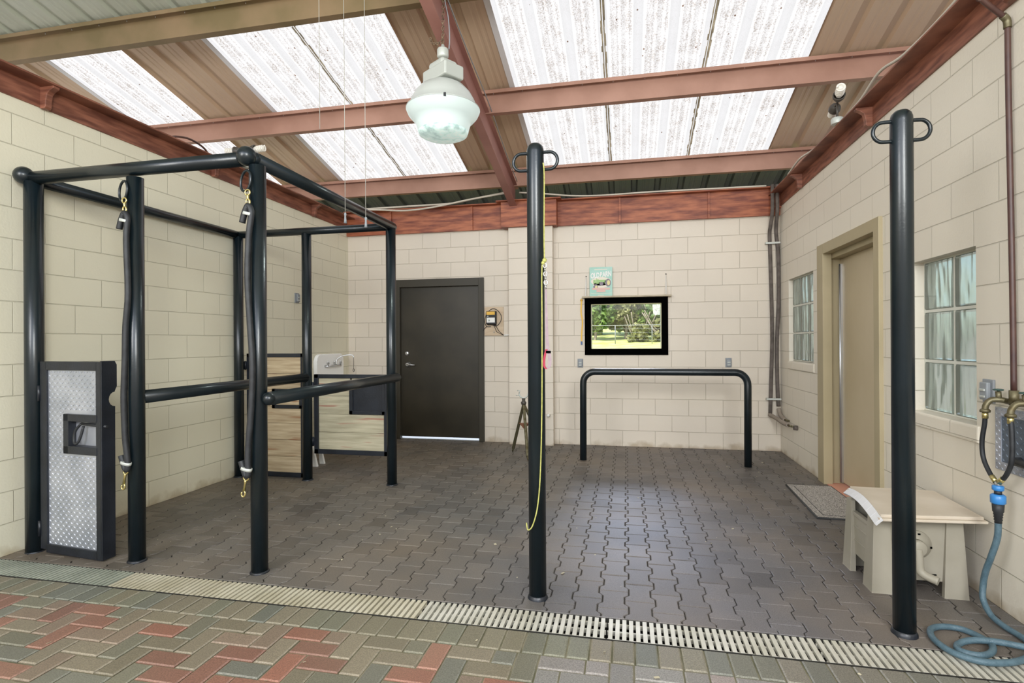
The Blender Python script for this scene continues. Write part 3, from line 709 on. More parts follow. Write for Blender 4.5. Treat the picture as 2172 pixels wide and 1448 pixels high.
def disc(w, cx, cz, rx, rz, y, n=28, tilt=0):
    w.add([(cx, y, cz)] + [(cx + rx * math.cos(2 * PI * k / n), y, cz + rz * math.sin(2 * PI * k / n)) for k in range(n)], [(0, k + 1, (k + 1) % n + 1) for k in range(n)])
w = MB(); disc(w, -.318, 2.115, .128, .055, sy - .0005); disc(w, -.318, 2.07, .10, .04, sy - .0005); w.build('badge_oval', 'cream', sign)
w = MB(); y = sy - .001
w.box((-.415, y - .0004, 2.09), (-.385, y, 2.135)); w.box((-.38, y - .0004, 2.085), (-.345, y, 2.14)); w.box((-.345, y - .0004, 2.10), (-.25, y, 2.135)); w.box((-.27, y - .0004, 2.08), (-.24, y, 2.12)); w.box((-.374, y - .0004, 2.14), (-.368, y, 2.17)); w.build('tractor_body', 'tgreen', sign)
for a_ in ((-.228, 2.095, .036, .05), (-.385, 2.045, .03, .033), (-.312, 2.085, .026, .022)): w = MB(); disc(w, *a_, sy - .002); w.build('tractor_tyre', 'tdark', sign)
for a_ in ((-.222, 2.095, .019, .033), (-.378, 2.043, .016, .019)): w = MB(); disc(w, *a_, sy - .003); w.build('tractor_wheel', 'tyellow', sign)
w = MB(); w.box((-.43, sy - .0035, 2.005), (-.205, sy - .003, 2.032)); w.box((-.375, sy - .0035, 1.975), (-.262, sy - .003, 2.003)); w.build('banner', 'salmon', sign)
for a_, b_, c_, d_ in ((-.45, 1.958, -.188, 1.963), (-.40, 2.262, -.24, 2.27), (-.36, 1.932, -.28, 1.938)): w = MB(); w.box((a_, sy - .0025, b_), (c_, sy - .002, d_)); w.build('print_line', 'cream', sign)
cu = bpy.data.curves.new('lettering', 'FONT'); cu.body = 'OLD BARN'; cu.size = .088; cu.extrude = .0008; cu.align_x = 'CENTER'; cu.offset = .0035; cu.space_character = .98; cu.space_word = .45
tmp = bpy.data.objects.new('lettering_tmp', cu); C.objects.link(tmp); bpy.context.view_layer.update()
dg = bpy.context.evaluated_depsgraph_get(); me = bpy.data.meshes.new_from_object(tmp.evaluated_get(dg)); bpy.data.objects.remove(tmp)
xs_ = [v_.co.x for v_ in me.vertices]; sc_ = .262 / (max(xs_) - min(xs_)); cxm = (max(xs_) + min(xs_)) / 2
for v_ in me.vertices:
    x_ = (v_.co.x - cxm) * sc_; zz_ = v_.co.y * 1.02; v_.co = (x_ - .3185, sy - .002 - v_.co.z, 2.168 + zz_ + x_ * .10)
org = V(sign['_org'])
for v_ in me.vertices: v_.co = v_.co - org
me.materials.clear(); me.materials.append(M['offwhite']); o = bpy.data.objects.new('lettering', me); C.objects.link(o); o.parent = sign

t = thing('measuring_ribbon', (-.572, YB - .03, 1.3), 'yellow ribbon with blue end hanging left of the black window', 'ribbon')
w = MB(); w.tube([(-.566, YB - .02, 1.9), (-.57, YB - .03, 1.87)], .003, 6); pts = smooth_path([(-.568, YB - .025, 1.87), (-.575, YB - .02, 1.72), (-.558, YB - .02, 1.6), (-.57, YB - .015, 1.45), (-.572, YB - .015, 1.33)], 6)
vs = [];
for p_ in pts: vs += [p_ + V((-.009, 0, 0)), p_ + V((.009, 0, 0))]
w.add(vs, [(2 * i, 2 * i + 1, 2 * i + 3, 2 * i + 2) for i in range(len(pts) - 1)]); w.lathe([(0, 0), (.016, 0), (.014, .02), (0, .02)], (-.57, YB - .02, 1.868), seg=10); w.build('ribbon_strip', 'yellow', t)
w = MB(); w.box((-.582, YB - .022, 1.30), (-.562, YB - .008, 1.345)); w.build('blue_tip', 'ribbon_blue', t, bevel=.002)

# outlets
def outlet(name, c, nrm, label, wd=.072, ht=.115):
    c = V(c); n = V(nrm); u = V((0, 0, 1)).cross(n); q = Matrix((u, n, V((0, 0, 1)))).transposed()
    t = thing(name, c, label, 'outlet')
    w = MB(); w.box((-wd / 2, 0, -ht / 2), (wd / 2, .012, ht / 2)); w.v = [q @ p + c for p in w.v]; w.build('back_plate', 'grey_plastic', t, bevel=.003)
    w = MB(); w.box((-wd * .36, .012, -ht * .38), (wd * .36, .034, ht * .38)); w.v = [q @ p + c for p in w.v]; w.build('weather_cover', 'grey_plastic', t, bevel=.006)
    w = MB(); w.box((-wd * .25, .034, .0), (wd * .25, .041, ht * .1)); w.box((-wd * .25, .034, -ht * .28), (wd * .25, .041, -ht * .18)); w.v = [q @ p + c for p in w.v]; w.build('cover_latch', 'grey_metal', t, bevel=.002)
outlet('outlet_box', (-.59, YB, 1.062), (0, -1, 0), 'small grey weatherproof outlet on the back wall below the left end of the shelf')
outlet('outlet_box', (1.227, YB, 1.072), (0, -1, 0), 'small grey weatherproof outlet on the back wall above the right end of the hitching rail')
outlet('outlet_box', (XR, 3.225, 1.078), (-1, 0, 0), 'grey weatherproof outlet beside the large glass block window, above the faucet', .085, .12)
outlet('outlet_box', (XL, 5.86, 1.885), (1, 0, 0), 'small grey switch on the left wall seen between the stock posts', .08, .12)

# energiser on its plywood board
t = thing('plywood_board', (-1.74, YB, 1.43), 'small plywood board screwed to the wall right of the brown door', 'board')
w = MB(); w.box((-1.872, YB - .018, 1.430), (-1.612, YB, 1.812)); w.build('board_panel', 'ply', t, bevel=.002)
w = MB(); w.lathe([(0, 0), (.01, 0), (.008, .005), (0, .006)], (-1.74, YB - .018, 1.475), (0, -1, 0), 10); w.build('screw', 'steel', t)
t = thing('fence_charger', (-1.76, YB - .05, 1.58), 'black electric fence charger with yellow and white labels on the plywood board', 'charger')
w = MB(); w.box((-1.832, YB - .085, 1.585), (-1.70, YB - .018, 1.755)); w.prism([(-1.835, YB - .088, 1.60), (-1.692, YB - .088, 1.60), (-1.70, YB - .03, 1.585), (-1.82, YB - .03, 1.585)], (0, 0, -.018)); w.build('case', 'rubber', t, bevel=.006)
w = MB(); w.box((-1.824, YB - .090, 1.705), (-1.712, YB - .084, 1.748)); w.build('yellow_label', 'yellow', t)
w = MB(); w.box((-1.822, YB - .090, 1.602), (-1.712, YB - .084, 1.668)); w.box((-1.815, YB - .0895, 1.682), (-1.80, YB - .084, 1.692)); w.build('white_label', 'offwhite', t)
w = MB(); w.lathe([(0, 0), (.013, 0), (.011, .006), (0, .006)], (-1.79, YB - .09, 1.632), (0, -1, 0), 12); w.build('dial', 'grey_metal', t)
w = MB(); w.tube(smooth_path([(-1.77, YB - .04, 1.575), (-1.70, YB - .035, 1.56), (-1.645, YB - .03, 1.62), (-1.64, YB - .03, 1.70), (-1.70, YB - .03, 1.775), (-1.77, YB - .028, 1.785), (-1.84, YB - .028, 1.72), (-1.866, YB - .03, 1.62), (-1.84, YB - .03, 1.555), (-1.78, YB - .03, 1.55)], 5), .004, 6)
w.tube([(-1.72, YB - .05, 1.58), (-1.67, YB - .035, 1.49), (-1.612, YB - .02, 1.437)], .0035, 6); w.tube([(-1.74, YB - .05, 1.58), (-1.70, YB - .035, 1.48), (-1.612, YB - .02, 1.434)], .0035, 6); w.tube([(-1.84, YB - .03, 1.55), (-1.89, YB - .03, 1.50)], .004, 6)
w.build('wires', 'rubber', t)
w = MB(); w.tube([(-1.605, YB - .012, 1.43), (-1.52, YB - .012, 1.437)], .011, 8); w.build('wall_conduit', 'offwhite', label='short white conduit stub between plywood board and pilaster', cat='conduit')
w = MB(); w.lathe([(.0, 0), (.02, 0), (.022, .02), (.016, .045), (.02, .05), (.018, .065), (0, .07)], (-.99, 6.98, .395), (0, -1, 0), 14); w.build('pilaster_knob', 'offwhite', label='small white knob low on the pilaster right of the tall post', cat='white_knob')  # plain small white knob, its use unknown

# ------------------------------------------------------------------ insulated pipes in the corner
def pipe_run(label, pts, lower, name='insulated_pipe'):
    t = thing(name, pts[-1], label, 'pipe', 'insulated pipes in the right back corner')
    w = MB(); w.tube(smooth_path(pts, 6), .0215, 12); w.build('vertical_run', 'insul', t)
    w = MB(); w.tube(smooth_path(lower, 6), .0235, 12); w.build('lower_run', 'insul_light', t)
    w = MB(); w.tube([lower[-1], V(lower[-1]) + V((.02, -.06, -.004))], .012, 10); w.tube([V(lower[-1]) + V((.02, -.055, -.004)), (XR, V(lower[-1]).y - .06, V(lower[-1]).z - .01)], .011, 10); w.build('bare_fitting', 'old_brass', t)
    return t
yp = YB - .032
pipe_run('dark insulated pipe, left one of the pair in the back right corner', [(1.705, 6.952, 3.19), (1.704, 6.952, 2.9), (1.702, yp - .04, 2.72), (1.70, yp, 2.6), (1.712, yp, 2.1), (1.722, yp, 1.45), (1.712, yp, 1.0), (1.695, yp, .46)],
         [(1.688, yp - .01, .445), (1.72, yp - .18, .425), (1.745, yp - .36, .40), (1.76, yp - .5, .395)])
pipe_run('dark insulated pipe, right one of the pair in the back right corner', [(1.755, 6.952, 3.19), (1.758, 6.952, 2.9), (1.768, yp - .04, 2.75), (1.775, yp, 2.62), (1.795, yp, 2.35), (1.795, yp, 1.8), (1.775, yp, 1.3), (1.775, yp - .002, .9), (1.785, yp - .01, .55)],
         [(1.785, yp - .02, .52), (1.785, yp - .08, .46), (1.785, yp - .2, .43), (1.785, yp - .28, .425)])
for z, lab in ((2.517, 'upper white strap clamping the two insulated pipes'), (.636, 'lower white strap clamping the two insulated pipes')):
    w = MB(); w.box((1.655, YB - .062, z - .011), (1.812, YB - .056, z + .011)); w.box((1.65, YB - .06, z - .011), (1.672, YB - .004, z + .011)); w.box((1.738, YB - .06, z - .011), (1.746, YB - .004, z + .011)); w.build('pipe_strap', 'grey_metal', label=lab, cat='pipe clamp')
w = MB(); w.tube([(1.78, 6.44, .388), (1.817, 6.44, .386)], .026, 12); w.build('wall_sleeve', 'insul', label='short foam sleeve where the pipes enter the right wall', cat='sleeve')

# conduits resting on the back beam
w = MB(); w.tube(smooth_path([(1.64, 6.97, 3.186), (1.0, 6.99, 3.196), (.3, 7.0, 3.205), (-.3, 6.99, 3.197), (-.7, 6.98, 3.215), (-1.05, 6.97, 3.26), (-1.36, 6.96, 3.29)], 6), .011, 8); w.build('conduit_pipe', 'cable', label='pale conduit lying on the back beam right of the rafter', cat='conduit')
w = MB(); w.tube(smooth_path([(-1.5, 6.94, 3.30), (-1.9, 6.94, 3.25), (-2.28, 6.95, 3.2), (-2.7, 6.95, 3.196), (-3.4, 6.96, 3.197), (-3.8, 6.97, 3.196)], 6), .013, 8); w.build('conduit_pipe', 'cable', label='pale conduit sagging along the back beam left of the rafter, rear one', cat='conduit')
w = MB(); w.tube(smooth_path([(-1.49, 6.91, 3.285), (-2.0, 6.90, 3.225), (-2.5, 6.89, 3.15), (-2.9, 6.89, 3.125), (-3.3, 6.91, 3.16), (-3.7, 6.93, 3.195)], 6), .012, 8); w.build('conduit_pipe', 'cable', label='pale cable drooping in front of the back beam, front one at left', cat='conduit')
w = MB(); w.tube(smooth_path([(-1.375, 3.9, 4.12), (-1.372, 4.6, 3.95), (-1.36, 5.4, 3.77), (-1.372, 6.2, 3.57), (-1.375, 6.9, 3.42)], 8), .005, 6); w.build('rafter_cable', 'grey_plastic', label='thin dark cable running along the right side of the sloping rafter', cat='cable')
w = MB(); w.tube(smooth_path([(-3.87, 3.95, 3.11), (-3.80, 4.0, 3.135), (-3.775, 4.12, 3.155), (-3.80, 4.3, 3.15), (-3.83, 4.42, 3.11)], 6), .009, 8); w.build('cable_loop', 'copper_old', label='loose green-grey cable loop resting on the left wall beam', cat='cable')
w = MB(); w.tube(smooth_path([(1.70, 6.3, 3.112), (1.70, 5.9, 3.15), (1.71, 5.5, 3.112), (1.71, 5.0, 3.112), (1.705, 4.5, 3.115), (1.70, 4.15, 3.17), (1.70, 3.8, 3.115), (1.705, 3.3, 3.12), (1.70, 2.9, 3.19), (1.70, 2.5, 3.13)], 6), .010, 8); w.build('cable_run', 'cable', label='pale wavy cable lying on the right wall beam', cat='cable')

# ------------------------------------------------------------------ horse stocks
PR = .047
t = thing('horse_stocks', (-2.95, 3.8, 0), 'black pipe horse stocks against the left wall', 'horse stocks')
def post(x, y, z, r=PR):
    w = MB(); w.tube([(x, y, -.005), (x, y, z)], r, 20); p_ = w.build('post', 'pipe', t); p_['_org'] = tuple(t.matrix_world.translation); return p_
FP = [(-3.772, 2.82, 2.40), (-2.98, 2.82, 2.375), (-2.119, 2.82, 2.385)]
BP = [(-3.832, 4.80, 2.42), (-3.074, 4.81, 2.42), (-2.176, 4.79, 2.42)]
for x, y, z in FP: post(x, y, z, .052 if x < -3 else PR)
for x, y, z in BP: post(x, y, z, .046)
def rail(name, pts, r=.042, caps=True):
    w = MB(); w.tube(pts, r, 20)
    if caps:
        for p_ in (pts[0], pts[-1]): w.ball(p_, r * .99, 16)
    o_ = w.build(name, 'pipe', t); return o_
rail('top_rail', [(-3.79, 2.815, 2.425), (-2.165, 2.815, 2.432)])
rail('top_rail', [(-3.82, 2.82, 2.428), (-3.84, 4.80, 2.438)], .038)
rail('top_rail', [(-2.145, 2.83, 2.432), (-2.172, 4.82, 2.442)])
rail('top_rail', [(-3.84, 4.80, 2.438), (-2.18, 4.80, 2.44)], .036)
rail('side_rail', [(-2.975, 2.84, 1.012), (-3.06, 4.755, 1.008)], .042)
rail('side_rail', [(-2.035, 2.80, 1.022), (-2.125, 4.80, 1.015)], .040)
for x in (-3.81, -2.168):
    w = MB(); w.ball((x, 2.79, 2.438), .057, 20); w.build('corner_ball', 'pipe', t)
for x, y in ((-3.02, 2.775), (-2.155, 2.765)):
    w = MB(); w.tube(ring((x, y, 2.285), .055, (.25, 1, 0), 20, .75, 1.1), .0075, 8, closed=True); w.build('tie_ring', 'pipe', t)
for x, y, z in FP + BP:
    w = MB(); w.lathe([(.054, -.003), (.055, .003), (.051, .010), (.047, .012)], (x, y, .0), seg=20, close=False); w.build('base_weld', 'frame_black', t)

def lugs(w, o, u, v, n, W, H, pitch=.026, skip=None):
    """raised tread lugs on a plate with corner o, in-plane axes u, v and normal n"""
    o, u, v, n = V(o), V(u), V(v), V(n); ni = int(W / pitch); nj = int(H / pitch)
    for j in range(nj):
        for i in range(ni):
            cx = (i + .5) * W / ni; cy = (j + .5) * H / nj
            if skip and skip(cx, cy): continue
            s_ = 1 if (i + j) % 2 else -1
            d = (u * .7 + v * .7 * s_) * pitch * .46; e = (v * .7 - u * .7 * s_) * pitch * .12; c = o + u * cx + v * cy
            w.add([c + d, c + e, c - d, c - e, c + n * .0032 + d * .35, c + n * .0032 - d * .35], [(0, 1, 4), (1, 5, 4), (1, 2, 5), (2, 3, 5), (3, 4, 5), (3, 0, 4)] if s_ > 0 else [(0, 4, 3), (3, 4, 5), (3, 5, 2), (2, 5, 1), (1, 5, 4), (1, 4, 0)])
# front gate, diamond plate
def gate_rot(ang, piv):
    R_ = Matrix.Rotation(ang, 3, 'Z'); piv = V(piv)
    return lambda p: R_ @ (V(p) - piv) + piv
G = gate_rot(math.radians(-5.5), (-3.70, 2.84, 0))
gw = .545
def gb(w, a, b): 
    k = len(w.v); w.box(a, b)
    for i in range(k, len(w.v)): w.v[i] = G(w.v[i])
x0, y0 = -3.70, 2.80; th = .058
w = MB()
gb(w, (x0, y0, .03), (x0 + .06, y0 + th, 1.235)); gb(w, (x0 + gw - .05, y0, .01), (x0 + gw - .002, y0 + .02, 1.235))
gb(w, (x0 + .05, y0, 1.18), (x0 + gw - .04, y0 + th, 1.235)); gb(w, (x0 + .05, y0, .01), (x0 + gw - .04, y0 + th, .065))
bx0, bx1, bz0, bz1 = x0 + .215, x0 + gw - .04, .655, .905
gb(w, (bx0, y0 - .004, bz0), (bx0 + .045, y0 + th, bz1)); gb(w, (bx0, y0 - .004, bz1 - .045), (bx1, y0 + th, bz1)); gb(w, (bx0, y0 - .004, bz0), (bx1, y0 + th, bz0 + .05))
# side plate with the round notch for the rail
sp = [(0, .01), (.085, .01), (.085, .955)]
for k in range(9):
    a = -PI / 2 - PI * k / 8; sp.append((.085 + .038 * math.cos(a) * 1.0, 1.0 + .045 * math.sin(a)))
sp += [(.085, 1.05), (.098, 1.08), (.098, 1.215), (.085, 1.24), (0, 1.24)]
w.prism([G((x0 + gw - .012, y0 + a, b)) for a, b in sp], G((1, 0, 0)) * .012 - G((0, 0, 0)) * .012)
gate = w.build('gate', 'frame_black', t, bevel=.003); gate['_org'] = tuple(t.matrix_world.translation); gate['label'] = 'black framed gate with diamond plate panel'
w = MB(); w.box((x0 + .05, y0 + .012, .05), (x0 + gw - .04, y0 + .016, .66)); w.box((x0 + .05, y0 + .012, .66), (bx0 + .01, y0 + .016, .90)); w.box((x0 + .05, y0 + .012, .90), (x0 + gw - .04, y0 + .016, 1.19)); w.box((bx0, y0 + .045, .68), (bx1, y0 + .05, .88))
lugs(w, (x0 + .06, y0 + .012, .065), (1, 0, 0), (0, 0, 1), (0, -1, 0), gw - .11, 1.115, .023, skip=lambda a, b: a + .06 > .205 and .58 < b < .85)
w.v = [G(p) for p in w.v]; w.build('diamond_plate', 'plate', gate, label='bright diamond plate panel')
w = MB(); w.tube([(bx0 + .13, y0 + .02, .845), (x0 + gw + .02, y0 + .02, .835)], .009, 8); w.tube(smooth_path([(bx0 + .13, y0 + .018, .845), (bx0 + .09, y0 + .01, .80), (bx0 + .085, y0 + .005, .74), (bx0 + .11, y0 + .0, .72), (bx0 + .135, y0 + .005, .75), (bx0 + .15, y0 + .018, .83)], 4), .008, 8)
w.v = [G(p) for p in w.v]; w.build('latch', 'rubber', gate)
for z in (1.03, 0.16):
    w = MB(); w.box((-3.725, 2.80, z - .05), (-3.69, 2.825, z + .05)); w.tube([(-3.71, 2.80, z - .05), (-3.71, 2.80, z + .05)], .01, 8); w.build('hinge', 'frame_black', gate)
# back gates with planks
def plank_gate(x0, x1, y, z0, z1, box, mat, lab, open_box, fr=.045):
    w = MB(); th = .04
    w.box((x0, y, z0), (x0 + fr, y + th, z1)); w.box((x1 - fr, y, z0), (x1, y + th, z1)); w.box((x0, y, z1 - fr * .8), (x1, y + th, z1)); w.box((x0, y, z0), (x1, y + th, z0 + fr))
    a, b, c, d = box
    w.box((a, y - .004, c), (a + .035, y + th, d)); w.box((a, y - .004, d - .035), (b, y + th, d)); w.box((a, y - .004, c), (b, y + th, c + .035)); w.box((b - .03, y - .004, c), (b, y + th, d))
    if not open_box: w.box((a + .03, y + .014, c + .03), (b - .02, y + .02, d - .03))
    w.box((x1 - .005, y, z0), (x1 + .004, y + .09, z1))
    g_ = w.build('gate', 'frame_black', t, bevel=.002, label=lab); g_['_org'] = tuple(t.matrix_world.translation)
    n = max(3, round((z1 - z0 - .08) / .165)); hh = (z1 - z0 - .07) / n
    for i in range(n):
        za = z0 + .035 + i * hh
        segs = [(x0 + fr * .8, x1 - fr * .8)]
        if za < d - .01 and za + hh > c + .01: segs = [(x0 + fr * .8, a + .02)] + ([(x0 + fr * .8, x1 - fr * .8)] if open_box else [])
        q = MB(); s_ = segs[0]; lo, hi = za + .0015, za + hh - .0015
        if not open_box and len(segs) == 1 and segs[0][1] < x1 - .2:
            if hi > d: q.box((a, y + .018, d - .02), (x1 - fr * .8, y + .034, hi))
            if lo < c: q.box((a, y + .018, lo), (x1 - fr * .8, y + .034, c + .02))
        q.box((s_[0], y + .016 + (i % 2) * .002, lo), (s_[1] if not open_box else x1 - fr * .8, y + .036, hi)); q.build('plank', mat, g_, bevel=.002)
    for z in (z0 + .12, z1 - .12):
        q = MB(); q.box((x0 - .03, y - .004, z - .04), (x0 + .012, y + .014, z + .04)); q.tube([(x0 - .008, y - .008, z - .045), (x0 - .008, y - .008, z + .045)], .009, 8); q.build('hinge', 'frame_black', g_)
    return g_
plank_gate(-3.79, -3.135, 4.86, .005, 1.24, (-3.50, -3.165, .69, .885), 'wood_warm', 'tall gate with warm pine planks behind the rail', True)
plank_gate(-3.02, -2.235, 4.84, .255, 1.035, (-2.64, -2.27, .65, .975), 'wood_old', 'low gate with weathered grey planks and a black latch box', False)

# ------------------------------------------------------------------ free posts with rope rings
def tie_post(x, y, z, label):
    t = thing('tie_post', (x, y, 0), label, 'post', 'tall black tie posts')
    r = .0455
    w = MB(); w.lathe([(r, -.005), (r, z - .05), (r * .98, z - .035), (r * .87, z - .018), (r * .6, z - .005), (1e-4, z)], (x, y, 0), seg=24); w.build('post_pipe', 'pipe', t)
    for s_ in (-1, 1):
        w = MB(); pts = [(x + s_ * .03, y, z - .05)]
        for k in range(9):
            a = PI / 2 - PI * k / 8; pts.append((x + s_ * (.075 + .042 * math.cos(a)), y, z - .095 + .045 * math.sin(a)))
        pts.append((x + s_ * .03, y, z - .14))
        w.tube(smooth_path(pts, 3), .0085, 10); w.build('rope_ring', 'pipe', t)
    w = MB(); w.lathe([(r + .008, -.003), (r + .007, .008), (r + .002, .018), (r, .02)], (x, y, 0), seg=24, close=False); w.build('base_weld', 'frame_black', t)
tie_post(-.464, 2.82, 2.385, 'tall black post with the yellow rope, middle of the open bay')
tie_post(1.235, 2.80, 2.392, 'tall black post in front of the hose box, nearest the right wall')

# hitching rail
w = MB(); hy = 6.19; r = .038; pts = [(-.488, 6.20, -.005), (-.484, 6.20, .86)]
for k in range(1, 8): a = PI - PI / 2 * k / 8; pts.append((-.484 + .13 + .13 * math.cos(a), 6.20, .87 + .13 * math.sin(a)))
pts += [(-.354, 6.20, 1.0), (1.13, 6.185, 1.002)]
for k in range(1, 8): a = PI / 2 - PI / 2 * k / 8; pts.append((1.13 + .13 * math.cos(a), 6.185, .872 + .13 * math.sin(a)))
pts += [(1.26, 6.18, .86), (1.257, 6.175, -.005)]
w.tube(pts, r, 18); w.build('hitching_rail', 'pipe', label='low black pipe hitching rail in front of the back wall window', cat='hitching rail')

# ------------------------------------------------------------------ rubber cross ties hanging on the stocks
def snap(w, top, dirv=(0, 0, -1), L=.1, flip=1):
    """swivel bolt snap: eye, body, hook"""
    d = V(dirv).normalized(); side = V((1, 0, 0)) - d * d.x; side.normalize(); p = V(top)
    c1 = p + d * .016; w.tube([c1 + (side * math.cos(a) + d * math.sin(a)) * .016 for a in [2 * PI * k / 14 for k in range(14)]], .0048, 6, closed=True)
    w.tube([p + d * .028, p + d * .036, p + d * .05, p + d * (L - .03)], .005, 8, radii=[.006, .009, .0065, .008])
    c2 = p + d * (L - .014); w.tube([c2 + (side * math.cos(a) * .8 + d * math.sin(a) * 1.15) * .015 for a in [(-1.3 + 4.9 * k / 12) * flip for k in range(13)]], .0055, 6)
def cross_tie(label, xt, yt, zt, mid, zb, off):
    t = thing('cross_tie', (xt, yt, zb), label, 'cross tie')
    w = MB(); snap(w, (xt - .004, yt, zt - .03), (0.05, 0, -1), .085, -1); w.build('upper_snap', 'brass', t)
    a = V((xt + off[0], yt, zt - .135)); e = V((xt + off[1], yt, zb + .15))
    w = MB()
    w.tube(smooth_path([a + V((-.04, 0, -.085)), a + V((-.024, 0, -.03)), a + V((0, 0, .012)), a + V((.02, 0, -.02)), a + V((.016, 0, -.07))] + [V(m_) for m_ in mid] + [e + V((.008, 0, .08)), e + V((.012, 0, .03)), e + V((.006, 0, .0)), e + V((-.008, 0, .01)), e + V((-.024, 0, .05)), e + V((-.036, 0, .085))], 5), .0175, 12); w.build('rubber_hose', 'rubber', t)
    for c_ in (a + V((.0, 0, -.035)), e + V((-.002, 0, .04))):
        w = MB(); w.lathe([(.036, -.009), (.037, 0), (.036, .009)], c_, (.25, 0, 1), 14); w.v = [V((p_.x, yt + (p_.y - yt) * .62, p_.z)) for p_ in w.v]; w.build('hose_clamp', 'grey_metal', t)
    w = MB(); snap(w, e + V((0, 0, .004)), (-.2, 0, -1), .125); w.build('lower_snap', 'brass', t)
cross_tie('black rubber cross tie with brass snaps on the second stock post from the left', -2.985, 2.752, 2.265, [(-2.975, 2.752, 1.95), (-2.965, 2.752, 1.65), (-2.984, 2.752, 1.45), (-2.99, 2.752, 1.25), (-3.0, 2.752, 1.02), (-2.993, 2.752, .80)], .43, (-.002, .0))
cross_tie('black rubber cross tie with brass snaps on the corner post of the stocks', -2.13, 2.752, 2.26, [(-2.128, 2.752, 1.95), (-2.137, 2.752, 1.72), (-2.122, 2.752, 1.45), (-2.108, 2.752, 1.22), (-2.115, 2.752, 1.0), (-2.135, 2.752, .78)], .43, (.0, -.02))

# rope and lead on the middle post
t = thing('tie_rope', (-.41, 2.80, .37), 'thin yellow-green rope looped down the middle tall post', 'rope')
w = MB(); w.tube(smooth_path([(-.418, 2.79, 2.27), (-.412, 2.785, 2.2), (-.413, 2.775, 1.9), (-.411, 2.77, 1.765)], 5), .0034, 8)
w.tube(smooth_path([(-.411, 2.77, 1.765), (-.424, 2.768, 1.72), (-.425, 2.766, 1.4), (-.428, 2.764, 1.0), (-.437, 2.762, .68), (-.452, 2.758, .50), (-.478, 2.755, .40), (-.503, 2.757, .375), (-.511, 2.76, .41)], 6), .0034, 8); w.build('rope_strand', 'yrope', t)
w = MB(); w.ball((-.410, 2.768, 1.762), .012, 10); w.ball((-.418, 2.768, 1.748), .010, 10); w.build('knot', 'yrope', t)
t = thing('lead_strap', (-.40, 2.765, 1.2), 'faded pink webbing lead with chain snap hanging beside the middle post', 'lead strap')
w = MB()
for k in range(6): w.tube(ring((-.408 + .001 * k, 2.766, 1.735 - .022 * k), .009, (1, 0, 0) if k % 2 else (0, 1, 0), 10, 1, 1.4), .0028, 6, closed=True)
w.build('chain_snap', 'steel', t)
w = MB(); pts = smooth_path([(-.404, 2.766, 1.615), (-.402, 2.766, 1.5), (-.401, 2.766, 1.4), (-.396, 2.766, 1.3)], 5); vs = []
for i, p_ in enumerate(pts): h_ = .004 + .006 * i / len(pts); vs += [p_ + V((-h_, .001, 0)), p_ + V((h_, -.001, 0))]
w.add(vs, [(2 * i, 2 * i + 1, 2 * i + 3, 2 * i + 2) for i in range(len(pts) - 1)])
pts = smooth_path([(-.394, 2.766, 1.305), (-.386, 2.766, 1.26), (-.388, 2.766, 1.22), (-.402, 2.766, 1.205)], 5); vs = []
for p_ in pts: vs += [p_ + V((-.009, 0, 0)), p_ + V((.009, 0, 0))]
w.add(vs, [(2 * i, 2 * i + 1, 2 * i + 3, 2 * i + 2) for i in range(len(pts) - 1)]); w.build('webbing', 'pink', t)
w = MB(); pts = smooth_path([(-.402, 2.763, 1.305), (-.413, 2.763, 1.26), (-.414, 2.763, 1.22), (-.403, 2.763, 1.203)], 5); vs = []
for p_ in pts: vs += [p_ + V((-.006, 0, 0)), p_ + V((.006, 0, 0))]
w.add(vs, [(2 * i, 2 * i + 1, 2 * i + 3, 2 * i + 2) for i in range(len(pts) - 1)]); w.build('red_lining', 'red', t)
w = MB(); w.box((-.405, 2.76, 1.285), (-.380, 2.766, 1.297)); w.build('buckle', 'black', t, bevel=.001)

# ------------------------------------------------------------------ pendant high-bay lamp
lx, ly = -1.376, 4.0
t = thing('high_bay_lamp', (lx, ly, 2.9), 'lit white acrylic high-bay lamp hanging on a chain beside the rafter', 'lamp')
w = MB(); w.lathe([(.075, 3.345), (.12, 3.335), (.17, 3.305), (.215, 3.255), (.245, 3.20), (.262, 3.155), (.285, 3.138), (.285, 3.132), (.255, 3.15), (.235, 3.20), (.20, 3.25), (.15, 3.30), (.075, 3.33)], (lx, ly, 0), seg=40); w.build('dome_shade', 'lamp_shell', t)
w = MB(); w.lathe([(.284, 3.131), (.268, 3.095), (.235, 3.058), (.215, 3.045), (.205, 3.01), (.193, 2.965)], (lx, ly, 0), seg=40, close=False); w.build('lit_skirt', 'lamp_glow', t)
w = MB(); w.lathe([(.192, 2.966), (.185, 2.945), (.15, 2.928), (.09, 2.915), (.03, 2.91), (1e-4, 2.909)], (lx, ly, 0), seg=40); w.build('lens', 'lamp_lens', t)
w = MB(); w.lathe([(1e-4, 3.04), (.04, 3.05), (.05, 3.10), (.04, 3.2), (1e-4, 3.24)], (lx, ly, 0), seg=20); w.build('bulb', 'lamp_hot', t)
w = MB()
R45 = Matrix.Rotation(math.radians(-34), 3, 'Z')
w.box((lx - .145, ly - .09, 3.345), (lx + .145, ly + .09, 3.45), R45); w.build('ballast_box', 'grey_metal', t, bevel=.012)
w = MB(); w.box((lx - .09, ly - .075, 3.44), (lx + .09, ly + .075, 3.50), R45); w.build('ballast_cap', 'grey_metal', t, bevel=.02)
for k in range(3):
    a = 2 * PI * k / 3 + .9; w = MB(); w.box((lx + .28 * math.cos(a) - .008, ly + .28 * math.sin(a) - .008, 3.12), (lx + .28 * math.cos(a) + .008, ly + .28 * math.sin(a) + .008, 3.145)); w.build('rim_clip', 'rubber', t)
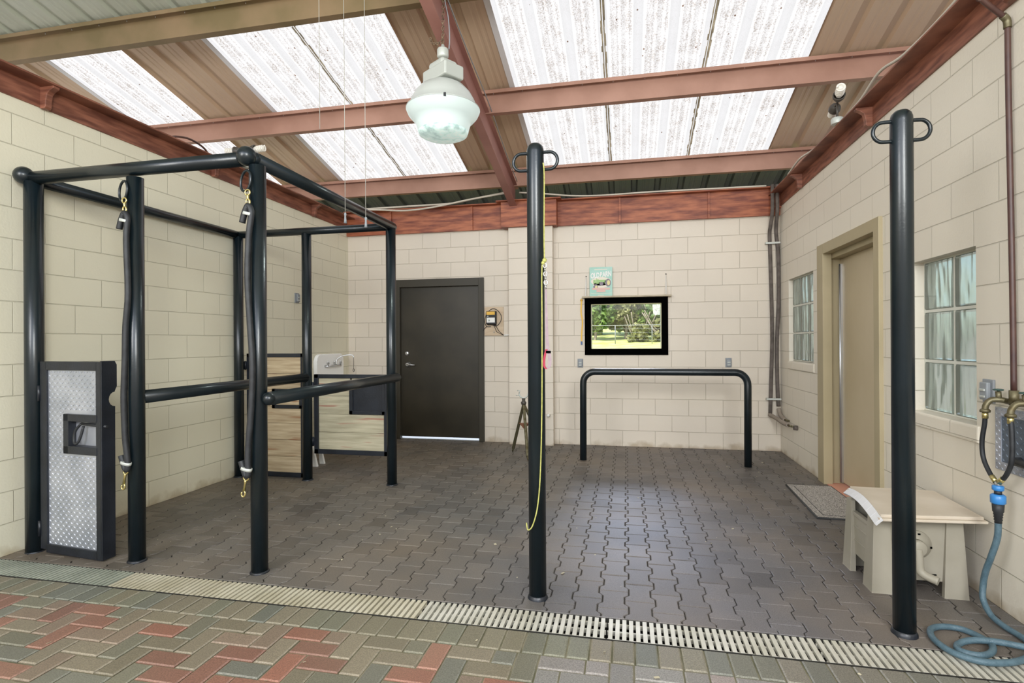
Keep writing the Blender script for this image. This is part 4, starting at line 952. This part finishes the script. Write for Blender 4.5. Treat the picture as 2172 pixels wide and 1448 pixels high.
w = MB(); w.tube([(lx, ly, 3.49), (lx, ly, 3.53)], .016, 10); w.lathe([(.02, 3.535), (.040, 3.54), (.044, 3.548), (.044, 3.60), (.040, 3.608), (.015, 3.612), (.012, 3.64)], (lx, ly, 0), seg=18); w.build('junction_hub', 'grey_metal', t)
w = MB(); z = 3.645; k = 0
while z < 4.10:
    w.tube(ring((lx + .0005 * k, ly, z + .016), .011, (1, .2, 0) if k % 2 else (.2, 1, 0), 10, 1, 1.7), .0032, 5, closed=True); z += .027; k += 1
w.tube([(lx, ly, 3.63), (lx, ly, 3.66)], .006, 6); w.build('chain', 'chain', t)
w = MB(); w.tube(smooth_path([(lx + .05, ly, 3.60), (lx + .055, ly, 3.70), (lx + .045, ly, 3.85), (lx + .02, ly, 3.98), (lx + .03, ly, 4.10)], 5), .0045, 6); w.build('power_cord', 'grey_plastic', t)
w = MB()
for k in range(12):
    a = PI + PI * k / 11; w.tube(ring((lx - .05 + .05 * math.cos(a), ly, 3.70 + .045 * math.sin(a)), .008, (1, 0, 0) if k % 2 else (0, 1, 0), 8, 1, 1.4), .0028, 5, closed=True)
w.build('chain_slack', 'chain', t)

# twin spiral-bulb floods on the wall beams
def flood(label, base, dirs):
    b = V(base); t = thing('twin_flood_fixture', b, label, 'light fixture', 'twin bulb fixtures on the wall beams')
    w = MB(); w.lathe([(.045, 0), (.047, .04), (.04, .05), (.02, .055)], b, seg=16); w.build('junction_box', 'grey_metal', t, bevel=.003)
    w = MB(); w.tube([b + V((0, 0, .05)), b + V((0, 0, .17))], .009, 8); w.build('stem', 'fixture', t)
    top = b + V((0, 0, .17))
    for d in dirs:
        d = V(d).normalized(); c = top + d * .05
        w = MB(); w.tube([top, c], .009, 8); w.lathe([(.012, 0), (.032, .01), (.044, .035), (.046, .06), (.04, .062), (.03, .03)], c, d, 18, close=False); w.build('lamp_holder', 'fixture', t)
        w = MB(); w.lathe([(.018, .03), (.022, .05), (.03, .07)], c, d, 14)
        q = V((0, 0, 1)).rotation_difference(d); pts = []
        for k in range(64):
            a = 2 * PI * k / 14; pts.append(c + q @ V((.027 * math.cos(a), .027 * math.sin(a), .075 + .085 * k / 63)))
        w.tube(pts, .0085, 7); w.lathe([(.026, .07), (.026, .155), (.0, .16)], c, d, 12)
        w.build('spiral_bulb', 'bulb', t)
flood('twin spiral-bulb fixture on the left wall beam, above the stocks corner ball', (-3.73, 4.78, 3.10), [(-1, -.1, .02), (1, .05, .08)])
flood('twin spiral-bulb fixture standing on the right wall beam', (1.69, 4.88, 3.10), [(-.2, -1, .25), (.15, 1, -.05)])

# pull cords
for x, zb, y, lab, wt in ((-2.186, 2.85, 3.6, 'thin pull cord without a weight, leftmost of the three hanging strings', False), (-1.987, 2.21, 3.6, 'thin pull cord with dark tapered weight, middle of the three strings', True), (-1.826, 2.17, 3.6, 'thin pull cord with dark tapered weight, rightmost of the three strings', True)):
    t = thing('pull_cord', (x, y, zb), lab, 'pull cord')
    w = MB(); w.tube([(x - .003, y, roof(y)), (x, y, zb + .06)], .0022, 6); w.build('cord', 'cord', t)
    if wt:
        w = MB(); w.lathe([(.005, .075), (.009, .068), (.008, .055), (.006, .05), (.0085, .02), (.0105, 0), (0, 0)], (x, y, zb), seg=12); w.build('weight', 'grey_plastic', t)

# ------------------------------------------------------------------ laundry sink behind the stocks
t = thing('laundry_sink', (-3.68, 6.55, 0), 'white enamel wall sink with chrome faucet behind the low plank gate', 'sink')
w = MB(); rr = .09; out = [(6.21, .80), (6.21, 1.20 - rr)]
for k in range(7): a = PI - PI / 2 * k / 6; out.append((6.21 + rr + rr * math.cos(a), 1.20 - rr + rr * math.sin(a)))
for k in range(7): a = PI / 2 - PI / 2 * k / 6; out.append((6.88 - rr + rr * math.cos(a), 1.20 - rr + rr * math.sin(a)))
out += [(6.88, .80)]
w.prism([(XL + .002, a, b) for a, b in out], (.05, 0, 0)); w.build('backsplash', 'white', t, bevel=.012)
w = MB(); w.box((XL + .04, 6.21, .60), (XL + .5, 6.25, .84)); w.box((XL + .04, 6.84, .60), (XL + .5, 6.88, .84)); w.box((XL + .46, 6.21, .60), (XL + .5, 6.88, .84)); w.box((XL + .002, 6.21, .60), (XL + .05, 6.88, .84)); w.box((XL + .03, 6.22, .58), (XL + .48, 6.87, .62)); w.build('basin', 'white', t, bevel=.02)
for y in (6.28, 6.81):
    w = MB(); w.tube([(XL + .42, y, 0), (XL + .42, y, .6)], .02, 10, radii=[.028, .018]); w.build('leg', 'white', t)
w = MB(); fx = XL + .05
w.tube([(fx + .045, 6.40, 1.04), (fx + .045, 6.72, 1.04)], .012, 8)
for y in (6.40, 6.56, 6.72): w.tube([(fx, y, 1.04), (fx + .05, y, 1.04)], .016, 8); w.lathe([(.01, 0), (.014, .03), (.02, .035), (.008, .06), (.012, .07)], (fx + .045, y, 1.04), seg=10)
w.tube(smooth_path([(fx + .045, 6.60, 1.05), (fx + .05, 6.61, 1.12), (fx + .12, 6.64, 1.17), (fx + .22, 6.70, 1.18), (fx + .24, 6.71, 1.14)], 4), .009, 8); w.build('faucet', 'steel', t)
w = MB(); w.tube([(fx + .24, 6.71, 1.14), (fx + .24, 6.71, 1.0)], .003, 6); w.tube(ring((fx + .24, 6.71, .975), .02, (1, 0, 0), 14), .004, 6, closed=True); w.build('sprayer_loop', 'rubber', t)
# white step stool seen past the post
t = thing('step_stool', (-3.5, 5.42, 0), 'white plastic step stool on the floor behind the plank gates', 'stool')
w = MB(); w.box((-3.70, 5.33, .215), (-3.36, 5.53, .235)); w.build('stool_top', 'white', t, bevel=.006)
for x, y, dx in ((-3.37, 5.36, .05), (-3.37, 5.50, .05), (-3.69, 5.36, -.05), (-3.69, 5.50, -.05)):
    w = MB(); w.prism([(x - .015, y - .015, .22), (x + .015, y - .015, .22), (x + dx + .03, y - .03, 0), (x + dx - .03, y - .03, 0)], (0, .03, 0)); w.build('leg', 'white', t, bevel=.004)

# ------------------------------------------------------------------ tripod at the pilaster
t = thing('tripod_stand', (-1.2, 6.42, 0), 'old brass-footed tripod stand in front of the pilaster', 'tripod')
hd = V((-1.215, 6.42, .60))
for fx_, fy_ in ((-1.375, 6.53 - .02), (-1.10, 6.06), (-.98, 6.62)):
    f_ = V((fx_, fy_, .0)); d = (f_ - hd); w = MB()
    st = hd + d.normalized() * .02
    w.tube([st, hd + d * .93], .018, 8, radii=[.017, .019], smooth=False); w.tube([hd + d * .93, f_ + V((0, 0, .002))], .012, 8, radii=[.016, .006]); w.build('leg', 'old_brass' if fx_ != -1.375 else pmat('dark_tripod_leg', (.05, .042, .018), rough=.5), t)  # left leg darker than the other two
w = MB(); w.lathe([(.03, 0), (.034, .03), (.02, .04), (.022, .075)], hd - V((0, 0, .01)), seg=14); w.build('head', 'fixture', t)
w = MB(); cr = hd + V((0, 0, .125)); w.tube([cr + V((.055 * math.cos(a), .0, .055 * math.sin(a))) for a in [PI + PI * k / 12 for k in range(13)]], .009, 8); w.tube([cr + V((-.055, 0, 0)), cr + V((-.045, 0, .03))], .007, 6); w.tube([cr + V((-.045, 0, .03)), cr + V((-.078, 0, .03))], .005, 6); w.tube([cr + V((-.055, 0, -.025)), cr + V((-.095, 0, -.025))], .005, 6); w.build('cradle', 'grey_metal', t)
w = MB(); w.add([hd + V((-.065, .02, -.235)), hd + V((.06, -.12, -.225)), hd + V((.09, .07, -.235)), hd + V((.0, -.01, -.30))], [(0, 1, 2), (0, 3, 1), (1, 3, 2), (2, 3, 0)]); w.build('leather_spreader', 'leather', t)

# ------------------------------------------------------------------ door mat, hose box
w = MB()
c_ = [(1.437, 5.44), (1.398, 4.475), (1.80, 4.455), (1.812, 5.44)]
w.prism([(x, y, .0) for x, y in c_], (0, 0, .014)); t = thing('door_mat', (1.6, 5, 0), 'speckled grey door mat in front of the tan door', 'mat')
w.build('mat_pile', 'mat', t, bevel=.005)
w = MB(); w.tube([(x, y, .007) for x, y in c_], .008, 8, closed=True); w.tube([(1.437 + .05, 5.38, .0135), (1.455, 4.53, .0135), (1.76, 4.51, .0135)], .003, 6); w.build('bound_edge', 'matedge', t)

t = thing('hose_reel_box', (1.5, 3.42, 0), 'taupe resin hose reel box with a crank, standing behind the right tall post', 'hose box')
bx, by = (1.285, 1.70), (3.235, 3.60)
w = MB(); w.box((bx[0] + .012, by[0] + .01, .075), (bx[1] - .01, by[0] + .025, .41)); w.box((bx[0] + .012, by[1] - .025, .10), (bx[1], by[1] - .01, .41)); w.box((bx[1] - .03, by[0], .10), (bx[1] - .012, by[1], .41)); w.box((bx[0] + .03, by[0] + .02, .10), (bx[1] - .02, by[1] - .02, .115)); w.build('body_panels', 'box', t, bevel=.003)
w = MB(); w.box((bx[0] + .01, by[0] + .02, .10), (bx[0] + .024, by[1] - .02, .34)); w.box((bx[0] + .002, by[0] + .02, .325), (bx[0] + .03, by[1] - .02, .345))
for z in (.18, .26): w.box((bx[0] + .006, by[0] + .04, z), (bx[0] + .012, by[1] - .04, z + .006))
w.build('slatted_side', 'box', t, bevel=.002)
for (x, y, sx_, sy_) in ((bx[0], by[0], -1, -1), (bx[1], by[0], 1, -1), (bx[0], by[1], -1, 1), (bx[1], by[1], 1, 1)):
    w = MB(); s0, s1 = .075, .105
    top_ = [(x, y), (x - sx_ * .075, y), (x - sx_ * .075, y - sy_ * .02), (x - sx_ * .02, y - sy_ * .02), (x - sx_ * .02, y - sy_ * .075), (x, y - sy_ * .075)]
    bot_ = [(x + sx_ * .018, y + sy_ * .018), (x - sx_ * .095, y + sy_ * .018), (x - sx_ * .095, y - sy_ * .01), (x - sx_ * .012, y - sy_ * .01), (x - sx_ * .012, y - sy_ * .10), (x + sx_ * .018, y - sy_ * .10)]
    n = 6; vs = [(a, b, .0) for a, b in bot_] + [(a, b, .405) for a, b in top_]
    fs = [list(range(n)), [n + i for i in range(n)][::-1]] + [(i, (i + 1) % n, n + (i + 1) % n, n + i) for i in range(n)]
    w.add(vs, fs); w.build('leg', 'box', t, bevel=.002)
w = MB(); lid = [(1.262, 3.115), (1.775, 3.165), (1.80, 3.70), (1.33, 3.72)]
w.prism([(a, b, .412) for a, b in lid], (0, 0, .014)); cx_, cy_ = 1.53, 3.42
w.prism([(cx_ + (a - cx_) * .95, cy_ + (b - cy_) * .95, .426) for a, b in lid], (0, 0, .018)); w.build('lid', 'boxlid', t, bevel=.004)
w = MB(); pts = []
for k in range(9):
    f_ = k / 8; pts.append((1.262 + (1.33 - 1.262) * f_, 3.115 + (3.72 - 3.115) * f_, .418 + .03 * math.sin(PI * f_)))
for i in range(8):
    a, b = V(pts[i]), V(pts[i + 1]); w.add([a + V((-.022, 0, -.02)), b + V((-.022, 0, -.02)), b + V((.012, 0, .012)), a + V((.012, 0, .012)), a + V((-.012, 0, -.03)), b + V((-.012, 0, -.03)), b + V((.02, 0, .0)), a + V((.02, 0, .0))], [(0, 3, 2, 1), (4, 5, 6, 7), (0, 1, 5, 4), (3, 7, 6, 2), (0, 4, 7, 3), (1, 2, 6, 5)])
w.build('lid_trim', 'box_white', t, bevel=.002, label='chalky white arched lid edge')
w = MB(); cc = V((1.485, by[0] + .01, .262)); w.lathe([(0, 0), (.076, 0), (.074, .006), (.064, .008), (.062, .014), (0, .014)], cc, (0, -1, 0), 28); hub = w.build('crank_hub', 'box', t)
w = MB(); w.lathe([(0, .0), (.044, 0), (.043, .030), (.036, .036), (0, .036)], cc + V((-.005, -.014, -.008)), (0, -1, 0), 20)
w.tube(smooth_path([cc + V((-.005, -.036, -.01)), cc + V((-.002, -.04, -.06)), cc + V((.0, -.042, -.11)), cc + V((.014, -.055, -.135)), cc + V((.06, -.095, -.150))], 5), .021, 12, radii=None); w.build('crank_handle', 'box', t)
for x in (1.44, 1.56, 1.62): w = MB(); w.box((x, by[0] + .004, .108), (x + .02, by[0] + .012, .113)); w.build('vent_slot', 'black', t)
for a_, b_ in (((1.49, by[0] - .006, .318), (1.502, by[0] - .003, .326)), ((1.548, by[0] - .006, .25), (1.556, by[0] - .003, .26))): w = MB(); w.box(a_, b_); w.build('hub_slot', 'black', t)

# ------------------------------------------------------------------ water supply on the right wall
t = thing('supply_pipe', (1.79, 3.02, 1.08), 'brown copper water pipe running down the right wall to the faucets', 'pipe')
w = MB(); w.tube(smooth_path([(1.645, 2.99, 3.4), (1.65, 2.99, 3.0), (1.66, 2.985, 2.955), (1.785, 3.03, 2.872), (1.792, 3.035, 2.85), (1.792, 3.033, 2.80), (1.792, 3.03, 2.5), (1.792, 3.012, 1.6), (1.79, 3.003, 1.10)], 6), .0125, 12); w.build('pipe_run', 'copper_old', t)
w = MB(); w.tube(smooth_path([(1.765, 3.022, 2.886), (1.788, 3.032, 2.868), (1.792, 3.034, 2.83)], 4), .016, 12); w.build('elbow', 'old_brass', t)
t = thing('twin_faucet', (1.77, 3.0, 1.0), 'weathered brass twin faucet above the diamond plate box at the right wall', 'faucet')
w = MB(); w.tube([(1.79, 3.003, 1.10), (1.79, 3.003, 1.03)], .019, 12); w.tube([(1.79, 3.07, 1.045), (1.79, 2.86, 1.045)], .014, 10); w.tube([(1.79, 3.003, 1.045), (1.819, 3.003, 1.045)], .018, 10); w.build('manifold', 'old_brass', t)
for y in (3.075, 2.895):
    w = MB(); w.tube(smooth_path([(1.79, y - .02, 1.045), (1.765, y - .01, 1.05), (1.735, y, 1.045), (1.715, y, 1.02), (1.712, y, .995)], 5), .0135, 12); w.lathe([(.021, -.010), (.022, 0), (.016, .006)], (1.712, y, .997), seg=16)
    w.tube([(1.765, y - .01, 1.05), (1.762, y - .01, 1.09)], .012, 10); w.build('hose_bib', 'old_brass', t)
    w = MB(); w.lathe([(.0, 0), (.006, 0), (.006, .01), (.0, .012)], (1.762, y - .01, 1.09), seg=8); w.tube(ring((1.762, y - .01, 1.098), .018, (0, 0, 1), 14), .004, 6, closed=True); w.tube([(1.744, y - .01, 1.098), (1.78, y - .01, 1.098)], .003, 6); w.tube([(1.762, y - .028, 1.098), (1.762, y + .008, 1.098)], .003, 6); w.build('valve_wheel', pmat('green_valve', (.03, .07, .06), rough=.5), t)
t = thing('mixing_hose', (1.71, 2.98, .65), 'two short black hoses joining above the blue connector', 'hose')
for pts in ([(1.712, 3.075, .985), (1.715, 3.085, .93), (1.712, 3.10, .84), (1.712, 3.09, .76), (1.712, 3.045, .70), (1.712, 3.0, .665)], [(1.712, 2.895, .985), (1.712, 2.888, .93), (1.712, 2.885, .84), (1.712, 2.895, .77), (1.712, 2.93, .71), (1.712, 2.975, .668)]):
    w = MB(); w.tube(smooth_path(pts, 6), .0102, 12); w.build('hose', 'rubber', t)
    w = MB(); w.tube([V(pts[0]) + V((0, 0, .004)), V(pts[0]) + V((0, 0, -.028))], .0128, 12); w.build('ferrule', 'brass', t); w = MB(); w.tube([V(pts[-1]), V(pts[-1]) + (V(pts[-2]) - V(pts[-1])) * .6], .012, 12); w.build('ferrule', 'brass', t)
w = MB(); w.tube([(1.712, 3.0, .668), (1.712, 2.987, .645)], .009, 8); w.tube([(1.712, 2.975, .668), (1.712, 2.985, .645)], .009, 8); w.build('y_joint', 'steel', t)
t = thing('garden_hose', (1.6, 2.85, 0), 'blue-grey garden hose hanging from the faucets and coiled on the floor by the drain', 'hose')
hx = 1.712; hy_ = 2.984
w = MB(); w.lathe([(.018, .653), (.023, .650), (.023, .632), (.018, .628)], (hx, hy_, 0), seg=16); w.lathe([(.022, .612), (.030, .605), (.030, .572), (.024, .566)], (hx, hy_, 0), seg=18); w.build('connector', 'blue', t, label='bright blue quick connector')
w = MB(); w.lathe([(.015, .63), (.015, .61)], (hx, hy_, 0), seg=14); w.lathe([(.024, .568), (.022, .53), (.018, .525), (.019, .515), (.016, .512), (.018, .503), (.015, .5), (.017, .49), (.014, .486), (.015, .476)], (hx, hy_, 0), seg=16); w.build('strain_relief', 'rubber', t)
path = [(hx, hy_, .48), (hx, 2.992, .40), (hx - .01, 3.02, .30), (1.70, 3.055, .22), (1.70, 3.075, .15), (1.69, 3.06, .08), (1.69, 3.0, .03), (1.70, 2.92, .017), (1.715, 2.83, .016), (1.70, 2.74, .016), (1.63, 2.66, .016), (1.53, 2.60, .018), (1.42, 2.585, .018), (1.345, 2.64, .017), (1.325, 2.74, .016), (1.355, 2.83, .016), (1.425, 2.87, .016), (1.495, 2.86, .016), (1.535, 2.80, .016), (1.54, 2.73, .020), (1.50, 2.665, .018), (1.44, 2.635, .017), (1.385, 2.66, .016), (1.40, 2.71, .016), (1.46, 2.735, .028), (1.55, 2.735, .034), (1.66, 2.71, .032), (1.77, 2.70, .018)]
w = MB(); w.tube(smooth_path(path, 8), .0135, 12); w.build('hose_length', 'hose', t)

t = thing('wall_service_box', (XR, 2.95, .69), 'diamond plate recessed service box low on the right wall under the faucets', 'wall box')
w = MB(); ya, yb, za, zb = 2.70, 3.175, .695, 1.005; f_ = .042
for p, q in (((XR - .008, ya, za), (XR - .002, yb, za + f_)), ((XR - .008, ya, zb - f_), (XR - .002, yb, zb)), ((XR - .008, ya, za + f_), (XR - .002, ya + f_, zb - f_)), ((XR - .008, yb - f_, za + f_), (XR - .002, yb, zb - f_))): w.box(p, q)
for o_, W_, H_ in (((XR - .008, yb, za), yb - ya, f_), ((XR - .008, yb, zb - f_), yb - ya, f_), ((XR - .008, yb, za + f_), f_, zb - za - 2 * f_)): lugs(w, o_, (0, -1, 0), (0, 0, 1), (-1, 0, 0), W_, H_, .02)
w.build('face_frame', 'plate', t)
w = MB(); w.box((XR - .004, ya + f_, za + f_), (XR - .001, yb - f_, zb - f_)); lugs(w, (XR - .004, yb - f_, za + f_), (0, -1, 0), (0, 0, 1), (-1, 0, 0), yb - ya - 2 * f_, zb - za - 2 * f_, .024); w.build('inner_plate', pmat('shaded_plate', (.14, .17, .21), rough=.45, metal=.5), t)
w = MB(); w.tube([(XR - .03, 3.0, .765), (XR - .03, 2.8, .76)], .018, 10); w.tube([(XR - .002, 3.0, .765), (XR - .04, 3.0, .765)], .02, 10); w.build('bracket', 'rubber', t)

# small chips and straw on the floor
w = MB()
for _ in range(230):
    if random.random() < .3: x, y = random.uniform(-3.8, -1.5), random.uniform(2.8, 4.8)
    else: x, y = random.uniform(-3.8, 1.75), random.uniform(1.9, 7.0)
    if 2.48 < y < 2.69: continue
    a = random.uniform(0, PI); l = random.uniform(.002, .007) * (2 if random.random() < .06 else 1); b_ = l * random.uniform(.4, .8)
    dx, dy = math.cos(a), math.sin(a); z = .0022
    w.add([(x - dx * l - dy * b_, y - dy * l + dx * b_, z), (x + dx * l - dy * b_, y + dy * l + dx * b_, z), (x + dx * l + dy * b_, y + dy * l - dx * b_, z + .002), (x - dx * l + dy * b_, y - dy * l - dx * b_, z + .002)], [(0, 1, 2, 3)])
w.build('floor_debris', 'debris', label='scattered pale wood chips and dust specks on the floor', cat='debris', kind='stuff')

# ------------------------------------------------------------------ outside
def gz(y): return -.12 if y < 7.5 else (-.12 + .0395 * (y - 7.5) if y < 42 else 1.243 + .075 * (y - 42))
w = MB(); ysamp = [-60, -2.05, 7.45] + [7.5 + 2.5 * k for k in range(14)] + [42 + 3 * k for k in range(12)]
vs = []; 
for y in ysamp: vs += [(-9, y, gz(y) - .1), (4.6, y, gz(y) - .1)]
w.add([V(p) + V((0, 0, .0)) for p in vs], [(2 * i, 2 * i + 1, 2 * i + 3, 2 * i + 2) for i in range(len(ysamp) - 1) if i != 1])
w.add([(-70, -2.05, -.22), (XL - .2, -2.05, -.22), (XL - .2, 7.45, -.22), (-70, 7.45, -.22), (XR + .6, -2.05, -.22), (70, -2.05, -.22), (70, 7.45, -.22), (XR + .6, 7.45, -.22)], [(0, 1, 2, 3), (4, 5, 6, 7)])
w.add([(-90, -60, -.26), (-9, -60, -.26), (-9, 90, -.26), (-90, 90, -.26), (4.6, -60, -.26), (90, -60, -.26), (90, 90, -.26), (4.6, 90, -.26)], [(0, 1, 2, 3), (4, 5, 6, 7)])
w.build('lawn', 'grass', kind='structure')
for o_ in [bpy.data.objects['lawn']]: o_.data.materials.append(M['gravel']); [setattr(p_, 'material_index', 1) for p_ in o_.data.polygons if sum(o_.data.vertices[i].co.y + o_.location.y for i in p_.vertices) / len(p_.vertices) < 9 or abs(sum(o_.data.vertices[i].co.x + o_.location.x for i in p_.vertices) / len(p_.vertices)) > 20]
t = thing('wire_fence', (0, 42, gz(42)), 'galvanised post and rail fence across the lawn outside the window', 'fence')
w = MB(); w.tube([(-12, 42, 2.50), (12, 41.6, 2.58)], .024, 8); w.build('top_rail', 'fencewire', t)
for k in range(-4, 5):
    x = -.84 + 2.71 * k; w = MB(); w.tube([(x, 42, gz(42) - .15), (x, 42, 2.52)], .034, 8); w.build('fence_post', 'fencewire', t)
for k in range(1, 5): w = MB(); w.tube([(-12, 42, 1.15 + .28 * k), (12, 42, 1.17 + .28 * k)], .008, 4); w.build('fence_wire', 'fencewire', t)
def tree(name, label, x, y, R, H, n, mat, trunk=True, grp='trees beyond the fence', low=.25):
    g0 = gz(y) - .1; t = thing(name, (x, y, g0), label, 'tree', grp)
    rnd = random.Random(int(x * 100 + y * 7))
    w = MB(); cl = [(V((x + rnd.uniform(-R, R) * .75, y + rnd.uniform(-1.2, 1.2), g0 + H * (low + (1 - low) * rnd.random()))), rnd.uniform(.5, 1.0) * R * .42) for _ in range(40)]
    for _ in range(n):
        c, r_ = rnd.choice(cl); d = V((rnd.gauss(0, 1), rnd.gauss(0, 1), rnd.gauss(0, 1))).normalized() * r_ * rnd.uniform(.5, 1)
        p = c + d; s = rnd.uniform(.10, .24); u = V((rnd.gauss(0, 1), rnd.gauss(0, .6), rnd.gauss(0, 1))).normalized() * s; v = u.cross(V((rnd.gauss(0, 1), rnd.gauss(0, 1), rnd.gauss(0, 1)))).normalized() * s * .7
        w.add([p - u, p + v, p + u, p - v], [(0, 1, 2, 3)])
    w.build('crown', mat, t)
    if trunk:
        w = MB(); b = V((x, y, g0 - .1)); w.tube(smooth_path([b, b + V((.1, 0, H * .25)), b + V((-.1, 0, H * .5)), b + V((.15, 0, H * .8))], 4), .12, 8, radii=None)
        for k in range(5):
            a = rnd.uniform(-1.1, 1.1); h = H * rnd.uniform(.15, .5); q = b + V((0, -.1, h)); w.tube(smooth_path([q, q + V((a * .9, -.2, .5)), q + V((a * 1.9, -.3, 1.3 + rnd.random()))], 4), .04, 6)
        w.build('trunk', 'bark', t)
tree('leafy_tree', 'leafy green tree beyond the fence, left side of the window view', -2.6, 46, 1.9, 4.6, 4200, 'leaf', low=.2)
tree('leafy_tree', 'pale branching tree behind the fence, middle of the window view', -.1, 47, 1.6, 4.4, 3600, 'leaf2', low=.2)
tree('leafy_tree', 'dark green tree beyond the fence, right side of the window view', 2.5, 46, 1.8, 4.8, 4200, 'leaf', low=.15)
tree('leafy_tree', 'tall dense tree standing behind the other trees outside', 1.6, 52, 3.0, 6.5, 6500, 'leaf', low=.06)
tree('leafy_tree', 'broad dark tree behind the left half of the window view', -2.4, 53, 3.2, 6.5, 6500, 'leaf', low=.08)
tree('dry_shrub', 'tangled dry shrub by the fence post at the right of the window view', 2.7, 44, .8, 1.7, 900, 'leaf2', low=.1, grp='shrubs by the fence')
tree('dry_shrub', 'tangled dry shrub behind the fence in the middle of the window view', .9, 44.5, .8, 1.2, 700, 'leaf2', low=.1, grp='shrubs by the fence')
# unseen board added to keep outside light off the rear roof sheets
w = MB(); w.box((-9, 8.28, 2.7), (6, 8.31, roof(8.3) + .04)); w.build('eave_light_block', 'metal', kind='structure')

# ------------------------------------------------------------------ camera
f, pitch, th_, roll, h = 1152.7, .0006, .2078, -.00587, 1.344
Fw = V((-math.sin(th_) * math.cos(pitch), math.cos(th_) * math.cos(pitch), math.sin(pitch)))
Rt = V((math.cos(th_), math.sin(th_), 0)); Up = Rt.cross(Fw)
R2 = Rt * math.cos(roll) + Up * math.sin(roll); U2 = -Rt * math.sin(roll) + Up * math.cos(roll)
cd = bpy.data.cameras.new('camera'); cam = bpy.data.objects.new('camera', cd); C.objects.link(cam)
cam.matrix_world = Matrix(((R2.x, U2.x, -Fw.x, 0), (R2.y, U2.y, -Fw.y, 0), (R2.z, U2.z, -Fw.z, h), (0, 0, 0, 1)))
cd.sensor_width = 36; cd.lens = 36 * f / 2172; cd.clip_start = .05; cd.clip_end = 500
bpy.context.scene.camera = cam

# ------------------------------------------------------------------ light
sc = bpy.context.scene
wd = bpy.data.worlds.new('sky'); sc.world = wd; wd.use_nodes = True; nt = wd.node_tree; nt.nodes.clear()
o = nt.nodes.new('ShaderNodeOutputWorld'); b = nt.nodes.new('ShaderNodeBackground'); s = nt.nodes.new('ShaderNodeTexSky')
s.sky_type = 'NISHITA'; s.sun_disc = False; s.sun_elevation = math.radians(55); s.sun_rotation = math.radians(200); s.air_density = 1.0; s.dust_density = 2.5; s.ozone_density = 1.0
b.inputs['Strength'].default_value = .40
nt.links.new(s.outputs[0], b.inputs[0]); nt.links.new(b.outputs[0], o.inputs[0])
sun = bpy.data.lights.new('sun', 'SUN'); sun.energy = 4.0; sun.angle = .01; sun.color = (1, .96, .88)
so = bpy.data.objects.new('sun', sun); C.objects.link(so)
so.rotation_euler = V((.25, .55, -1)).to_track_quat('-Z', 'Y').to_euler()
def area(name, loc, target, sx_, sy_, e, col=(1, 1, 1)):
    l = bpy.data.lights.new(name, 'AREA'); l.shape = 'RECTANGLE'; l.size = sx_; l.size_y = sy_; l.energy = e; l.color = col
    a = bpy.data.objects.new(name, l); C.objects.link(a); a.location = loc; a.rotation_euler = (V(target) - V(loc)).to_track_quat('-Z', 'Y').to_euler()
area('added_fill', (-1.0, -2.6, 3.3), (-1.0, 6.5, 1.6), 4.5, 2.0, 70, (.97, .97, 1))  # added fill lamps behind the camera, brightening back and side walls
area('added_fill', (1.3, -1.6, 2.9), (-3.9, 4.6, 1.4), 1.6, 1.6, 225, (.98, 1, .97))
area('added_fill', (-3.2, -1.6, 2.9), (1.8, 4.2, 1.5), 1.6, 1.6, 120, (1, .99, .97))
area('added_patch_lamp', (-.35, 11.2, 3.5), (.1, 7.1, 1.52), 1.6, 1.0, 300, (.66, .76, 1))  # added out-of-view lamp that throws the bluish patch on the floor
pl = bpy.data.lights.new('lamp_light', 'SPOT'); pl.energy = 60; pl.color = (.85, 1, .95); pl.shadow_soft_size = .12; pl.spot_size = math.radians(150); pl.spot_blend = .8
po = bpy.data.objects.new('lamp_light', pl); C.objects.link(po); po.location = (lx, ly, 2.90)
sc.view_settings.view_transform = 'Standard'; sc.view_settings.look = 'None'; sc.view_settings.exposure = 0.0
sc.cycles.max_bounces = 7; sc.cycles.diffuse_bounces = 4; sc.cycles.transparent_max_bounces = 8
for o in list(bpy.data.objects):
    if '_org' in o: del o['_org']
